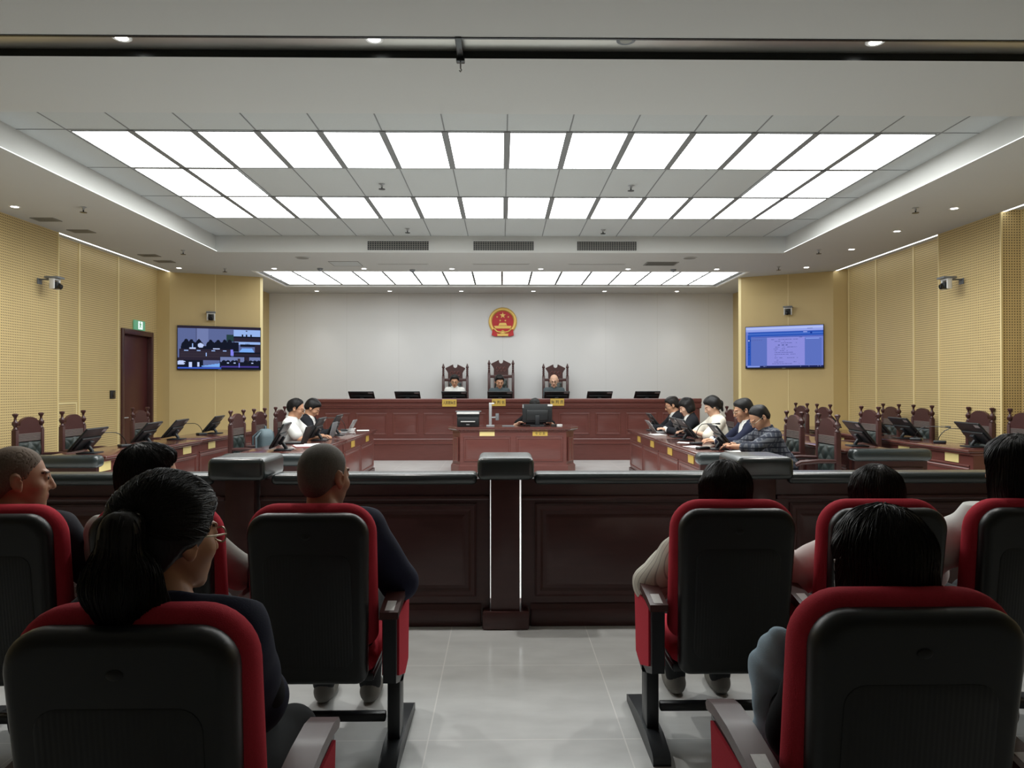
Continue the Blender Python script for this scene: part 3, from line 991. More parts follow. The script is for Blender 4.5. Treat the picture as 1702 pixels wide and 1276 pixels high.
b.prism([(-0.235, -0.17), (-0.20, -0.19), (0.20, -0.19), (0.235, -0.17), (0.255, -0.32), (0.16, -0.345), (0.10, -0.335), (0, -0.345), (-0.10, -0.335), (-0.16, -0.345), (-0.255, -0.32)], -0.055, -0.01, 'y')
b.build('drapery', m_emblem_red, t, 30)
b = MB()
b.tube([(-0.2, -0.062, -0.17), (-0.13, -0.064, -0.235), (-0.05, -0.064, -0.25), (0, -0.064, -0.215), (0.05, -0.064, -0.25), (0.13, -0.064, -0.235), (0.2, -0.062, -0.17)], 0.018, 8); b.build('gold_cord', m_gold, t)
b = MB()
gear = []
for k in range(40):
    r = 0.062 if (k // 2) % 2 else 0.05
    a = PI * k / 39
    gear.append((r * math.cos(a), -0.275 - 0.002 + r * 0.9 * math.sin(a)))
b.prism(gear, -0.07, -0.055, 'y'); b.prism([(-0.13, -0.335), (0.13, -0.335), (0.12, -0.315), (0.14, -0.285), (-0.14, -0.285), (-0.12, -0.315)], -0.068, -0.05, 'y'); b.build('gear', m_gold, t, 0)
# ------------------------------------------------------------------ bar between public seats and courtroom
PP = [(0, 0), (0, 0.012), (0.014, 0.022), (0.034, 0.020), (0.05, 0.004), (0.07, 0.003), (0.095, 0.012)]
def bar_section(x0, x1, npan, label, i0=0.0, i1=0.0):
    t = thing('bar_railing', label, 'railing', ((x0 + x1) / 2, 4.69, 0), 0, 'sections of the bar')
    w = (x1 - x0) / 2
    b = MB(); b.box(-w, w, -0.06, 0.06, 0.0, 0.93, 0.003); b.build('panel_body', m_wood_dark, t, 0)
    b = MB(); b.box(-w + i0 * 0.7, w - i1 * 0.7, -0.075, 0.075, 0.0, 0.115, 0.006); b.build('plinth', m_wood_dark, t, 30)
    b = MB()
    b.prism([(-0.086, 0.0), (-0.07, 0.028), (-0.07, 0.0)][::-1], -w + i0 * 0.7, w - i1 * 0.7, 'x', T=Matrix.Translation((0, 0, 0.115)))
    b.build('base_moulding', m_wood_dark, t, 0)
    b = MB(); b.box(-w, w, -0.08, 0.08, 0.795, 0.825, 0.008); b.build('frieze_moulding', m_wood_dark, t, 30)
    b = MB(); b.box(-w + i0, w - i1, -0.10, 0.10, 0.895, 0.965, 0.03, seg=4); b.build('padded_rail', m_leather, t, 40)
    pw_ = (2 * w - 0.10) / npan
    for i in range(npan):
        xa = -w + 0.05 + i * pw_ + 0.035
        b = MB(); b.panel((xa, -0.06, 0.19), (1, 0, 0), (0, -1, 0), pw_ - 0.07, 0.585, PP); b.build('panel', m_wood_dark, t, 20)
        b = MB(); b.panel((xa, 0.06, 0.19), (1, 0, 0), (0, 1, 0), pw_ - 0.07, 0.585, PP); b.build('panel', m_wood_dark, t, 20)
    return t
bar_section(-6.22, -1.74, 3, 'long panelled section of the wooden bar running to the door side wall', 0, 0.07)
bar_section(-1.525, -0.078, 1, 'single panel section of the wooden bar on the door side of the middle post', 0.075, 0.08)
bar_section(0.122, 1.525, 1, 'single panel section of the wooden bar on the document screen side of the middle post', 0.08, 0.075)
bar_section(1.74, 6.22, 3, 'long panelled section of the wooden bar running to the document screen side wall', 0.07, 0)
def bar_post(x, label):
    t = thing('bar_post', label, 'post', (x, 4.70, 0), 0, 'padded posts of the bar')
    b = MB(); b.box(-0.093, 0.087, -0.13, 0.13, 0.1, 0.95, 0.004); b.build('post_shaft', m_wood_dark, t, 30)
    b = MB(); b.box(-0.145, 0.145, -0.155, 0.155, 0.0, 0.115, 0.012); b.build('plinth', m_wood_dark, t, 40)
    b = MB(); b.box(-0.175, 0.175, -0.215, 0.215, 0.935, 1.075, 0.035, seg=5); b.build('padded_cap', m_leather, t, 50)
    return t
bar_post(0.022, 'middle wooden post of the bar with black padded cap')
bar_post(-1.63, 'wooden bar post with black padded cap toward the door side')
bar_post(1.63, 'wooden bar post with black padded cap toward the document screen side')

# ------------------------------------------------------------------ desks
DP = [(0, 0), (0, 0.008), (0.012, 0.016), (0.028, 0.014), (0.04, 0.002), (0.058, 0.002), (0.085, 0.010)]
def name_plate(t, x, y, z, w, h, text=None, m=None, rx=PI / 2, fit=None):
    b = MB(); b.box(x - w / 2, x + w / 2, y - 0.006, y, z - h / 2, z + h / 2, 0.002)
    p = b.build('name_plate', m or m_gold_plate, t, 0)
    if text:
        text_mesh('plate_text', text, h * 0.52, m_ink, p, (x, y - 0.0065, z), (rx, 0, 0), 0.0004, fit=fit)
    return p
def desk(label, x, y, rz, L, depth, h, npan, plates, group, z0=0.0, m_plate=None):
    """front at local y=0 facing -y"""
    t = thing('courtroom_desk', label, 'desk', (x, y, z0), rz, group)
    l = L / 2
    b = MB(); b.box(-l + 0.02, l - 0.02, 0.02, depth - 0.02, 0.0, h - 0.035, 0.003); b.build('body', m_wood, t, 0)
    b = MB(); b.box(-l, l, -0.045, depth + 0.02, h - 0.035, h, 0.011, seg=3); b.build('desk_top', m_wood_top, t, 40)
    b = MB(); b.box(-l + 0.008, l - 0.008, -0.018, depth, h - 0.062, h - 0.035, 0.008); b.build('top_moulding', m_wood_h, t, 40)
    b = MB(); b.box(-l + 0.005, l - 0.005, 0.0, depth - 0.01, 0.0, 0.09, 0.006); b.build('plinth', m_wood_dark, t, 30)
    w = (L - 0.08) / npan
    for i in range(npan):
        xa = -l + 0.04 + i * w + 0.035
        b = MB(); b.panel((xa, 0.02, 0.12), (1, 0, 0), (0, -1, 0), w - 0.07, h - 0.33, DP); b.build('panel', m_wood, t, 20)
        b = MB(); b.box(xa, xa + w - 0.07, 0.006, 0.022, h - 0.20, h - 0.178, 0.004); b.build('rail_moulding', m_wood_h, t, 0)
    for px in plates:
        name_plate(t, px, 0.018, h - 0.115, 0.26, 0.105, None, m_plate)
    return t
R90 = PI / 2
# left rows face +x (rz=+90), right rows face -x (rz=-90)
desk('inner row desk on the door side, far unit by the judges', -2.28, 11.88, R90, 2.5, 0.72, 0.77, 2, (-0.6, 0.6), 'inner desks on the door side')
desk('inner row desk on the door side, unit closer to the bar', -2.28, 9.35, R90, 2.5, 0.72, 0.77, 2, (-0.6, 0.6), 'inner desks on the door side')
desk('inner row desk under the seated women, far unit by the judges', 2.28, 11.88, -R90, 2.5, 0.72, 0.77, 2, (-0.35, 0.72), 'inner desks on the document screen side')
desk('inner row desk before the plaid shirt man, unit closer to the bar', 2.25, 9.35, -R90, 2.5, 0.72, 0.77, 2, (-0.5, 0.6), 'inner desks on the document screen side')
desk('outer row desk in front of the door, far unit', -4.36, 11.83, R90, 2.55, 0.66, 0.77, 2, (-0.75, 0.3), 'outer desks on the door side', m_plate=m_pale_plate)
desk('outer row desk on the door side, unit closer to the bar', -4.33, 9.25, R90, 2.55, 0.66, 0.77, 2, (-1.25 + 0.05, 0.9), 'outer desks on the door side', m_plate=m_pale_plate)
DZ = 0.04
mb = MB(); mb.box(3.7, 6.2, 7.7, 13.5, 0.0, DZ, 0.004)
structure(mb, 'floor_platform', m_floor)
desk('middle row desk on the document screen side, far unit', 3.92, 11.88, -R90, 2.5, 0.58, 0.77, 2, (-0.4, 0.7), 'middle desks on the document screen side', DZ, m_pale_plate)
desk('middle row desk on the document screen side, unit closer to the bar', 3.86, 9.35, -R90, 2.5, 0.58, 0.77, 2, (0.48, -0.6), 'middle desks on the document screen side', DZ, m_pale_plate)
desk('outermost desk along the perforated wall, far unit', 5.24, 12.0, -R90, 2.6, 0.46, 0.77, 2, (-0.4, 0.7), 'outer desks on the document screen side', DZ, m_pale_plate)
desk('outermost desk along the perforated wall, unit closer to the bar', 5.24, 9.38, -R90, 2.6, 0.46, 0.77, 2, (-0.12, 0.9), 'outer desks on the document screen side', DZ, m_pale_plate)

def end_rail(x0, x1, y, label, z0=0.0):
    t = thing('padded_end_rail', label, 'end rail', ((x0 + x1) / 2, y, z0), 0, 'padded rails at the desk ends')
    w = (x1 - x0) / 2
    b = MB(); b.box(-w, w, -0.09, 0.09, 0.665, 0.80, 0.055, seg=5); b.build('pad', m_leather, t, 50)
    b = MB(); b.box(-w + 0.04, w - 0.04, -0.03, 0.03, 0.0, 0.68, 0.004); b.build('end_board', m_wood_dark, t, 0)
    b = MB(); b.panel((-w + 0.09, -0.03, 0.1), (1, 0, 0), (0, -1, 0), 2 * w - 0.18, 0.5, DP); b.build('panel', m_wood_dark, t, 20)
    return t
end_rail(-3.02, -2.12, 7.95, 'black padded rail at the end of the inner desk on the door side')
end_rail(-5.1, -4.24, 7.80, 'black padded rail at the end of the outer desk on the door side')
end_rail(2.12, 3.0, 7.98, 'black padded rail at the end of the desk with the plaid shirt man')
end_rail(3.80, 4.68, 7.95, 'black padded rail at the end of the empty middle desk', DZ)

# judges' bench
BY = 15.31
t = bench = thing('judges_bench', 'long panelled mahogany bench of the judges', 'bench', (0.10, BY, 0))
BL = 4.04
b = MB(); b.box(-BL + 0.03, BL - 0.03, 0.03, 0.10, 0.30, 1.25); b.build('front_board', m_wood, t, 0)
b = MB(); b.box(-BL, BL, 0.0, 0.12, 0.0, 0.33, 0.004); b.build('base_board', m_wood, t, 0)
b = MB(); b.prism([(0.12, 0.33), (-0.012, 0.33), (-0.03, 0.345), (-0.03, 0.36), (0.0, 0.375), (0.0, 0.42), (-0.012, 0.435), (0.005, 0.455), (0.12, 0.455)][::-1], -BL - 0.01, BL + 0.01, 'x'); b.build('base_moulding', m_wood_h, t, 0)
b = MB(); b.prism([(0.12, 1.08), (0.02, 1.08), (-0.02, 1.10), (-0.02, 1.125), (-0.045, 1.14), (-0.045, 1.17), (-0.02, 1.175), (-0.02, 1.20), (-0.055, 1.225), (-0.055, 1.275), (-0.04, 1.29), (0.12, 1.29)][::-1], -BL - 0.04, BL + 0.04, 'x'); b.build('cornice', m_wood_h, t, 0)
x = -BL + 0.05
widths = []
k = 0
while True:
    w = 0.655 if k % 2 else 0.53
    if x + w > BL - 0.02:
        break
    widths.append((x, w))
    x += w + 0.115
    k += 1
off = (BL - 0.05 - (widths[-1][0] + widths[-1][1])) / 2
for xa, w in widths:
    b = MB(); b.panel((xa + off, 0.03, 0.53), (1, 0, 0), (0, -1, 0), w, 0.46, DP); b.build('panel', m_wood, t, 20)
b = MB(); b.box(-BL + 0.02, BL - 0.02, 0.12, 0.80, 1.185, 1.215, 0.006); b.build('desk_top', m_wood_top, t, 30)
for s in (-1, 1):
    b = MB(); b.box(s * BL - 0.03, s * BL + 0.03, 0.06, 0.78, 0.0, 1.22, 0.004); b.build('end_board', m_wood, t, 30)
# judges' platform
mb = MB(); mb.box(-4.6, 4.8, 15.47, 16.94, 0.0, 0.45, 0.004)
structure(mb, 'floor_dais', m_wood_dark)
for cx, cz, w, txt in ((-1.10, 1.20, 0.30, '人民陪审员'), (-0.07, 1.21, 0.285, '审 判 长'), (1.15, 1.215, 0.285, '审 判 员')):
    name_plate(bench, cx - 0.10, -0.058, cz, w, 0.15, txt, None, fit=w * 0.88)

# clerk's desk
cx, cw = 0.20, 1.0
t = clerk = thing('clerk_desk', 'wide clerk desk with canted corners and two gold plates', 'desk', (cx, 13.08, 0))
plan = [(-1.13, 0.95), (-1.13, 0.22), (-0.98, 0.0), (0.98, 0.0), (1.13, 0.22), (1.13, 0.95)]
def scaled(pl, d):
    c = Vector((0, 0.5))
    out_ = []
    for p in pl:
        out_.append((p[0] + (d if p[0] > 0 else -d), p[1] + (-d if p[1] < 0.4 else d)))
    return out_
b = MB(); b.prism(scaled(plan, -0.03), 0.0, 0.75, 'z'); b.build('body', m_wood, t, 0)
b = MB()
pl = plan
b.rings([[(x_, y_, z) for x_, y_ in scaled(pl, d)] for d, z in ((0.0, 0.0), (0.0, 0.115), (-0.02, 0.14), (-0.03, 0.145))]); b.build('plinth', m_wood, t, 20)
b = MB()
b.rings([[(x_, y_, z) for x_, y_ in scaled(pl, d)] for d, z in ((-0.03, 0.725), (0.0, 0.735), (0.0, 0.745), (0.035, 0.765), (0.045, 0.78), (0.045, 0.80), (0.035, 0.81))]); b.build('desk_top', m_wood_top, t, 20)
for xa in (-0.89, 0.05):
    b = MB(); b.panel((xa, 0.03, 0.19), (1, 0, 0), (0, -1, 0), 0.84, 0.44, DP); b.build('panel', m_wood, t, 20)
    b = MB(); b.box(xa, xa + 0.84, 0.012, 0.032, 0.635, 0.65, 0.004); b.build('rail_moulding', m_wood_h, t, 0)
for s in (-1, 1):
    b = MB()
    a = Vector((s * 0.965, 0.022)); c = Vector((s * 1.095, 0.222))
    d = (c - a).normalized()
    nrm = Vector((s * 0.83, -0.56))
    o_ = a + d * 0.04
    b.panel((o_.x, o_.y, 0.19), (d.x, d.y, 0), (nrm.x, nrm.y, 0), 0.16, 0.44, [(0, 0), (0, 0.008), (0.012, 0.014), (0.024, 0.012), (0.034, 0.002)]); b.build('corner_panel', m_wood, t, 20)
name_plate(clerk, -0.47, 0.03, 0.69, 0.27, 0.10, None, m_pale_plate)
name_plate(clerk, 0.48, 0.03, 0.69, 0.27, 0.10, '书 记 员', None, fit=0.2)

# ------------------------------------------------------------------ screens on the desks
def monitor(label, x, y, z, rz, tilt=38, group='desk monitors', w=0.54, h=0.325, screen=None):
    """viewer sits at local +y; top leans towards -y"""
    t = thing('desk_monitor', label, 'monitor', (x, y, z), rz, group)
    T = Matrix.Translation((0, 0.10, 0.045)) @ Matrix.Rotation(math.radians(tilt), 4, 'X')
    b = MB(); b.box(-w / 2, w / 2, -0.022, 0.0, 0.0, h, 0.006, T=T)
    b.box(-w / 2 + 0.04, w / 2 - 0.04, -0.045, -0.018, 0.03, h * 0.62, 0.012, T=T); b.build('housing', m_monitor, t, 30)
    b = MB(); b.box(-w / 2 + 0.008, w / 2 - 0.008, 0.0003, 0.0012, 0.02, h - 0.008, 0.0, T=T); b.build('screen', m_screen_off, t, 0)
    b = MB(); b.box(-0.04, 0.04, -0.075, -0.04, 0.06, 0.17, 0.008, T=T)
    b.tube([tuple(T @ Vector((0, -0.06, 0.1))), (0, -0.05, 0.03), (0, -0.05, 0.01)], 0.022, 10); b.build('stand', m_metal_black, t, 40)
    b = MB(); b.box(-0.12, 0.12, -0.13, 0.07, 0.0, 0.014, 0.005); b.build('base', m_metal_black, t, 40)
    b = MB(); b.box(w / 2 - 0.12, w / 2 - 0.02, -0.0235, -0.0215, h - 0.06, h - 0.02, 0.0, T=T); b.build('pale_patch', m_silver, t, 0)  # small silver rectangle at the upper corner of the back
    return t
mon = monitor('black monitor on the judges bench, outermost on the door side', -3.0, 15.72, 1.215, 0, 55, 'monitors on the judges bench')
for x, lab in ((-2.02, 'black monitor on the judges bench, second from its door side end'), (-1.02, 'black monitor on the bench before the judge in white'),
               (-0.045, 'black monitor on the bench before the middle judge'), (1.17, 'black monitor on the bench before the bald judge'),
               (2.09, 'black monitor on the judges bench, second from its document screen side end'), (3.11, 'black monitor on the judges bench, outermost on the document screen side')):
    dup(mon, (x, 15.72, 1.215), 0, lab)
# rows: viewers of the left rows sit at -x (local +y -> -x: rz=+90), of the right rows at +x (rz=-90)
G1, G2, G3, G4, G5 = ['monitors on the ' + s for s in ('inner desks, door side', 'outer desks, door side', 'inner desks, document screen side', 'middle desk, document screen side', 'outermost desk, document screen side')]
m0 = monitor('black monitor on the inner desk closest to the bar, door side', -2.62, 8.72, 0.77, R90 + 0.12, 30, G1)
for x, y, lab in ((-2.60, 10.35, 'black monitor between the two men at the inner desk, door side'), (-2.60, 11.45, 'black monitor in front of the man in black suit, door side')):
    dup(m0, (x, y, 0.77), R90 + 0.05, lab)
m1 = monitor('black monitor on the outer desk beside the padded rail, door side', -4.70, 8.35, 0.77, R90 + 0.1, 40, G2)
for x, y, lab in ((-4.70, 9.72, 'black monitor on the outer desk at its middle, door side'), (-4.72, 10.6, 'black monitor on the outer desk before the door, next to the middle one'), (-4.72, 12.0, 'black monitor at the far end of the outer desk, door side')):
    dup(m1, (x, y, 0.77), R90 + 0.1, lab)
m2 = monitor('black monitor on the inner desk in front of the plaid shirt man', 2.62, 8.72, 0.77, -R90 - 0.1, 38, G3)
for x, y, lab in ((2.62, 10.3, 'black monitor on the inner desk before the woman in white'), (2.66, 10.95, 'black monitor on the inner desk between the two women'), (2.66, 12.75, 'black monitor at the far end of the inner desk by the judges')):
    dup(m2, (x, y, 0.77), -R90 - 0.05, lab)
m3 = monitor('black monitor on the empty middle desk beside the padded rail', 4.26, 8.66, 0.77 + DZ, -R90 - 0.12, 38, G4)
m4 = monitor('black monitor on the outermost desk closest to the bar', 5.56, 8.5, 0.77 + DZ, -R90 - 0.1, 40, G5)
for x, y, lab in ((5.53, 9.95, 'black monitor on the outermost desk, second from the bar'), (5.53, 10.75, 'black monitor on the outermost desk, third from the bar'), (5.52, 12.25, 'black monitor at the far end of the outermost desk')):
    dup(m4, (x, y, 0.77 + DZ), -R90 - 0.06, lab)

def laptop(label, x, y, z, rz, m_lid, ang=70):
    t = thing('laptop', label, 'laptop', (x, y, z), rz, 'open laptops')
    b = MB(); b.box(-0.17, 0.17, 0.0, 0.235, 0.0, 0.016, 0.005); b.build('base', m_lid, t, 30)
    b = MB(); b.box(-0.15, 0.15, 0.03, 0.13, 0.0162, 0.018); b.build('keyboard', m_monitor, t, 0)
    T = Matrix.Translation((0, 0.0, 0.014)) @ Matrix.Rotation(math.radians(90 - ang), 4, 'X')
    b = MB(); b.box(-0.17, 0.17, -0.008, 0.0, 0.0, 0.225, 0.004, T=T); b.build('lid', m_lid, t, 30)
    b = MB(); b.box(-0.16, 0.16, 0.0005, 0.0015, 0.01, 0.215, 0.0, T=T); b.build('screen', m_screen_off, t, 0)
    return t
laptop('silver open laptop at the far end of the inner desk, door side', -2.56, 12.25, 0.77, R90, m_silver, 62)
laptop('dark grey open laptop behind the monitors before the man in black suit', -2.56, 11.0, 0.77, R90, m_grey_plastic, 75)
laptop('black open laptop under the hands of the man in white shirt', -2.66, 9.85, 0.77, R90, m_monitor, 72)
laptop('silver open laptop at the far end of the inner desk, document screen side', 2.55, 12.2, 0.77, -R90, m_silver, 55)

def gooseneck(label, x, y, z, rz, reach=0.36, height=0.16, group='gooseneck microphones'):
    """tip towards local +y"""
    t = thing('gooseneck_microphone', label, 'microphone', (x, y, z), rz, group)
    b = MB(); b.box(-0.055, 0.055, -0.08, 0.06, 0.0, 0.035, 0.012, seg=3); b.build('base', m_metal_black, t, 40)
    pts = []
    for i in range(9):
        a = i / 8
        pts.append((0, -0.03 + reach * a ** 1.5, 0.03 + height * math.sin(PI / 2 * min(1, a * 1.7))))
    b = MB(); b.tube(pts, 0.005, 8); b.build('neck', m_dark_steel, t)
    e = Vector(pts[-1])
    b = MB(); b.tube([e, e + Vector((0, 0.035, 0.0)), e + Vector((0, 0.06, -0.002)), e + Vector((0, 0.066, -0.002))], [0.008, 0.012, 0.012, 0.007], 10); b.build('capsule', m_metal_black, t)
    return t
gooseneck('gooseneck microphone between the outer desk monitors, door side', -4.75, 9.25, 0.77, R90 + 0.9)
gooseneck('gooseneck microphone on the far outer desk, door side', -4.75, 11.6, 0.77, R90 + 0.9)
gooseneck('gooseneck microphone leaning up toward the woman in white', 2.52, 9.45, 0.77, -R90 + 0.2, 0.30, 0.24)
gooseneck('gooseneck microphone on the outermost desk closest to the bar', 5.5, 9.1, 0.77 + DZ, -R90 - 0.6)
gooseneck('gooseneck microphone on the outermost desk behind a monitor', 5.5, 9.62, 0.77 + DZ, -R90 - 0.8)
gooseneck('gooseneck microphone behind the silver laptop, door side', -2.72, 12.6, 0.77, R90 + 0.2, 0.3, 0.2)

def paper(label, x, y, z, rz, group='papers on the inner desk', w=0.21, l=0.297):
    t = thing('paper_sheet', label, 'paper', (x, y, z), rz, group)
    b = MB()
    n = 5
    for i in range(n + 1):
        for j in range(2):
            b.v.append((-w / 2 + w * j, -l / 2 + l * i / n, 0.002 + 0.004 * (i / n) ** 3))
    for i in range(n):
        b.f.append([2 * i, 2 * i + 1, 2 * i + 3, 2 * i + 2]); b.m.append(0)
    o2 = len(b.v)
    b.v += [(p[0], p[1], p[2] - 0.0015) for p in b.v[:o2]]
    for i in range(n):
        b.f.append([o2 + 2 * i, o2 + 2 * i + 2, o2 + 2 * i + 3, o2 + 2 * i + 1]); b.m.append(0)
    b.build('sheet', m_paper, t, 60)
    return t
for x, y, r, lab in ((2.72, 8.35, 0.3, 'white paper under the hands of the plaid shirt man'), (2.50, 9.75, 1.2, 'white paper on the desk before the man in navy suit'), (2.42, 9.05, 0.5, 'white paper at the desk edge beside the plaid shirt man'),
                     (2.45, 11.5, 0.2, 'white paper before the woman in dark jacket'), (-2.45, 9.55, 0.4, 'white paper beside the black laptop, door side'), (-2.42, 12.75, 0.2, 'white paper at the far end of the inner desk, door side')):
    paper(lab, x, y, 0.7705, r)
t = thing('document_folder', 'pink covered document folder by the hands of the man in white shirt', 'folder', (-2.5, 9.25, 0.77), 0.4)
b = MB(); b.box(-0.12, 0.12, -0.16, 0.16, 0.0, 0.012, 0.003); b.build('cover', mat('pink_card', srgb(196, 130, 128), 0.7), t, 30)
b = MB(); b.box(-0.112, 0.112, -0.153, 0.153, 0.012, 0.016, 0.0); b.build('pages', m_paper, t, 0)
t = thing('cable_coil', 'white coiled cable beside the silver laptop, door side', 'cable', (-2.42, 11.75, 0.77))
b = MB()
b.tube([(0.06 * math.cos(a * 0.5) + 0.01 * math.sin(a * 1.7), 0.06 * math.sin(a * 0.5), 0.008 + 0.0022 * a) for a in range(0, 40)], 0.006, 8); b.build('coil', m_white_plastic, t)
t = thing('eyeglass_case', 'black case lying on the desk beside the plaid shirt man', 'case', (2.40, 8.72, 0.77), 0.5)
b = MB(); b.box(-0.09, 0.09, -0.04, 0.04, 0.0, 0.035, 0.016, seg=3); b.build('shell', m_monitor, t)

# clerk's desk things
t = thing('printer', 'black and white printer on the clerk desk', 'printer', (-0.62, 13.42, 0.81))
b = MB(); b.box(-0.20, 0.20, -0.16, 0.18, 0.0, 0.18, 0.02); b.build('body', m_monitor, t, 40)
b = MB(); b.prism([(-0.17, 0.18), (0.2, 0.18), (0.2, 0.255), (-0.1, 0.24)][::-1], -0.205, 0.205, 'x'); b.build('upper_unit', m_monitor, t, 0)
b = MB(); b.box(-0.205, 0.205, -0.17, 0.17, 0.225, 0.262, 0.01); b.build('lid', m_white_plastic, t, 30)
b = MB(); b.box(-0.235, 0.235, -0.05, 0.19, 0.262, 0.278, 0.006); b.build('feeder_tray', m_grey_plastic, t, 30)
b = MB(); b.box(-0.13, 0.13, -0.21, -0.10, 0.085, 0.10, 0.004); b.build('paper_output', m_white_plastic, t, 30)
b = MB(); b.box(-0.03, 0.03, -0.164, -0.158, 0.03, 0.045, 0.001); b.build('logo_strip', m_silver, t, 0)
t = thing('document_camera', 'grey column document camera on the clerk desk', 'document camera', (-0.215, 13.36, 0.81))
b = MB(); b.box(-0.075, 0.075, -0.06, 0.14, 0.0, 0.022, 0.008); b.build('base', m_silver, t, 40)
b = MB(); b.box(-0.026, 0.026, -0.02, 0.03, 0.02, 0.41, 0.008); b.build('column', m_silver, t, 40)
b = MB(); b.box(-0.026, 0.07, -0.03, 0.035, 0.405, 0.43, 0.008); b.build('head', m_white_plastic, t, 40)
b = MB(); b.tube([(0.02, 0.005, 0.16), (0.10, 0.005, 0.165)], 0.014, 10); b.build('side_arm', m_silver, t)
b = MB(); b.box(0.095, 0.155, -0.03, 0.04, 0.11, 0.235, 0.008); b.build('side_lamp', m_grey_plastic, t, 40)
t = thing('display_monitor', 'large black upright monitor seen from behind on the clerk desk', 'monitor', (0.645, 13.42, 0.81))
b = MB(); b.box(-0.275, 0.275, 0.0, 0.022, 0.07, 0.405, 0.008); b.box(-0.2, 0.2, -0.025, 0.004, 0.10, 0.30, 0.015); b.build('housing', m_monitor, t, 40)
b = MB(); b.box(-0.265, 0.265, 0.0225, 0.024, 0.08, 0.395); b.build('screen', m_screen_off, t, 0)
b = MB(); b.box(-0.04, 0.04, -0.055, -0.02, 0.0, 0.2, 0.008); b.build('stand', m_metal_black, t, 40)
b = MB(); b.box(-0.13, 0.13, -0.11, 0.09, 0.0, 0.014, 0.005); b.build('base', m_metal_black, t, 40)
b = MB(); b.box(0.19, 0.28, -0.004, -0.0005, 0.365, 0.40, 0.001); b.build('pale_patch', m_white_plastic, t, 0)
b = MB(); b.box(-0.272, -0.25, -0.004, -0.0005, 0.335, 0.395, 0.001); b.build('side_sticker', m_silver, t, 0)
t = thing('tape_roll', 'white tape roll on the clerk desk', 'tape', (1.04, 13.25, 0.81))
b = MB(); b.lathe([(0.03, 0.002), (0.05, 0.0), (0.055, 0.006), (0.055, 0.036), (0.05, 0.04), (0.03, 0.038)], 20); b.build('roll', m_white_plastic, t)
t = thing('stapler', 'small black stapler beside the tape roll', 'stapler', (0.94, 13.24, 0.81), 0.3)
b = MB(); b.box(-0.06, 0.06, -0.018, 0.018, 0.0, 0.014, 0.005); b.build('base', m_monitor, t, 30)
b = MB(); b.box(-0.055, 0.06, -0.016, 0.016, 0.018, 0.045, 0.008); b.build('handle', m_monitor, t, 30)
t = thing('keyboard', 'flat dark keyboard lying at the clerk monitor', 'keyboard', (0.60, 13.72, 0.81), 0.05)
b = MB(); b.box(-0.22, 0.22, -0.07, 0.07, 0.0, 0.018, 0.005); b.build('body', m_monitor, t, 30)
t = thing('writing_pad', 'thin grey writing pad on the clerk desk', 'pad', (0.11, 13.4, 0.81), 0.0)
b = MB(); b.box(-0.11, 0.11, -0.1, 0.1, 0.0, 0.012, 0.003); b.build('pad_body', m_grey_plastic, t, 30)

# ------------------------------------------------------------------ courtroom chairs
def tuft(mb, x0, x1, z0, z1, y, depth, nx, nz, T=None, mi=0):
    """diamond-tufted pad as one height field; front at y"""
    px, pz = (x1 - x0) / nx, (z1 - z0) / nz
    N, Mv = nx * 6, nz * 6
    vs_, fs = [], []
    for j in range(Mv + 1):
        for i in range(N + 1):
            x = x0 + (x1 - x0) * i / N
            z = z0 + (z1 - z0) * j / Mv
            u, v = (x - x0) / px, (z - z0) / pz
            hgt = abs(math.sin(PI * (u + v) / 2 * 1.0)) ** 0.5 * abs(math.sin(PI * (u - v) / 2)) ** 0.5
            e = min(1, 6 * min(i / N, 1 - i / N)) * min(1, 6 * min(j / Mv, 1 - j / Mv))
            vs_.append((x, y - depth * (0.35 + 0.65 * hgt) * e ** 0.5 * -1, z))
    for j in range(Mv):
        for i in range(N):
            a = j * (N + 1) + i
            fs.append([a, a + 1, a + N + 2, a + N + 1])
    o2 = len(vs_)
    # closed back
    rim = [i for i in range(N + 1)] + [(j + 1) * (N + 1) + N for j in range(Mv)] + [Mv * (N + 1) + N - 1 - i for i in range(N)] + [(Mv - 1 - j) * (N + 1) for j in range(Mv - 1)]
    base = len(vs_)
    for k_ in rim:
        vs_.append((vs_[k_][0], y - 0.03, vs_[k_][2]))
    n = len(rim)
    for a in range(n):
        b_ = (a + 1) % n
        fs.append([rim[b_], rim[a], base + a, base + b_])
    fs.append([base + a for a in range(n)])
    return mb.add(vs_, fs, mi, T)
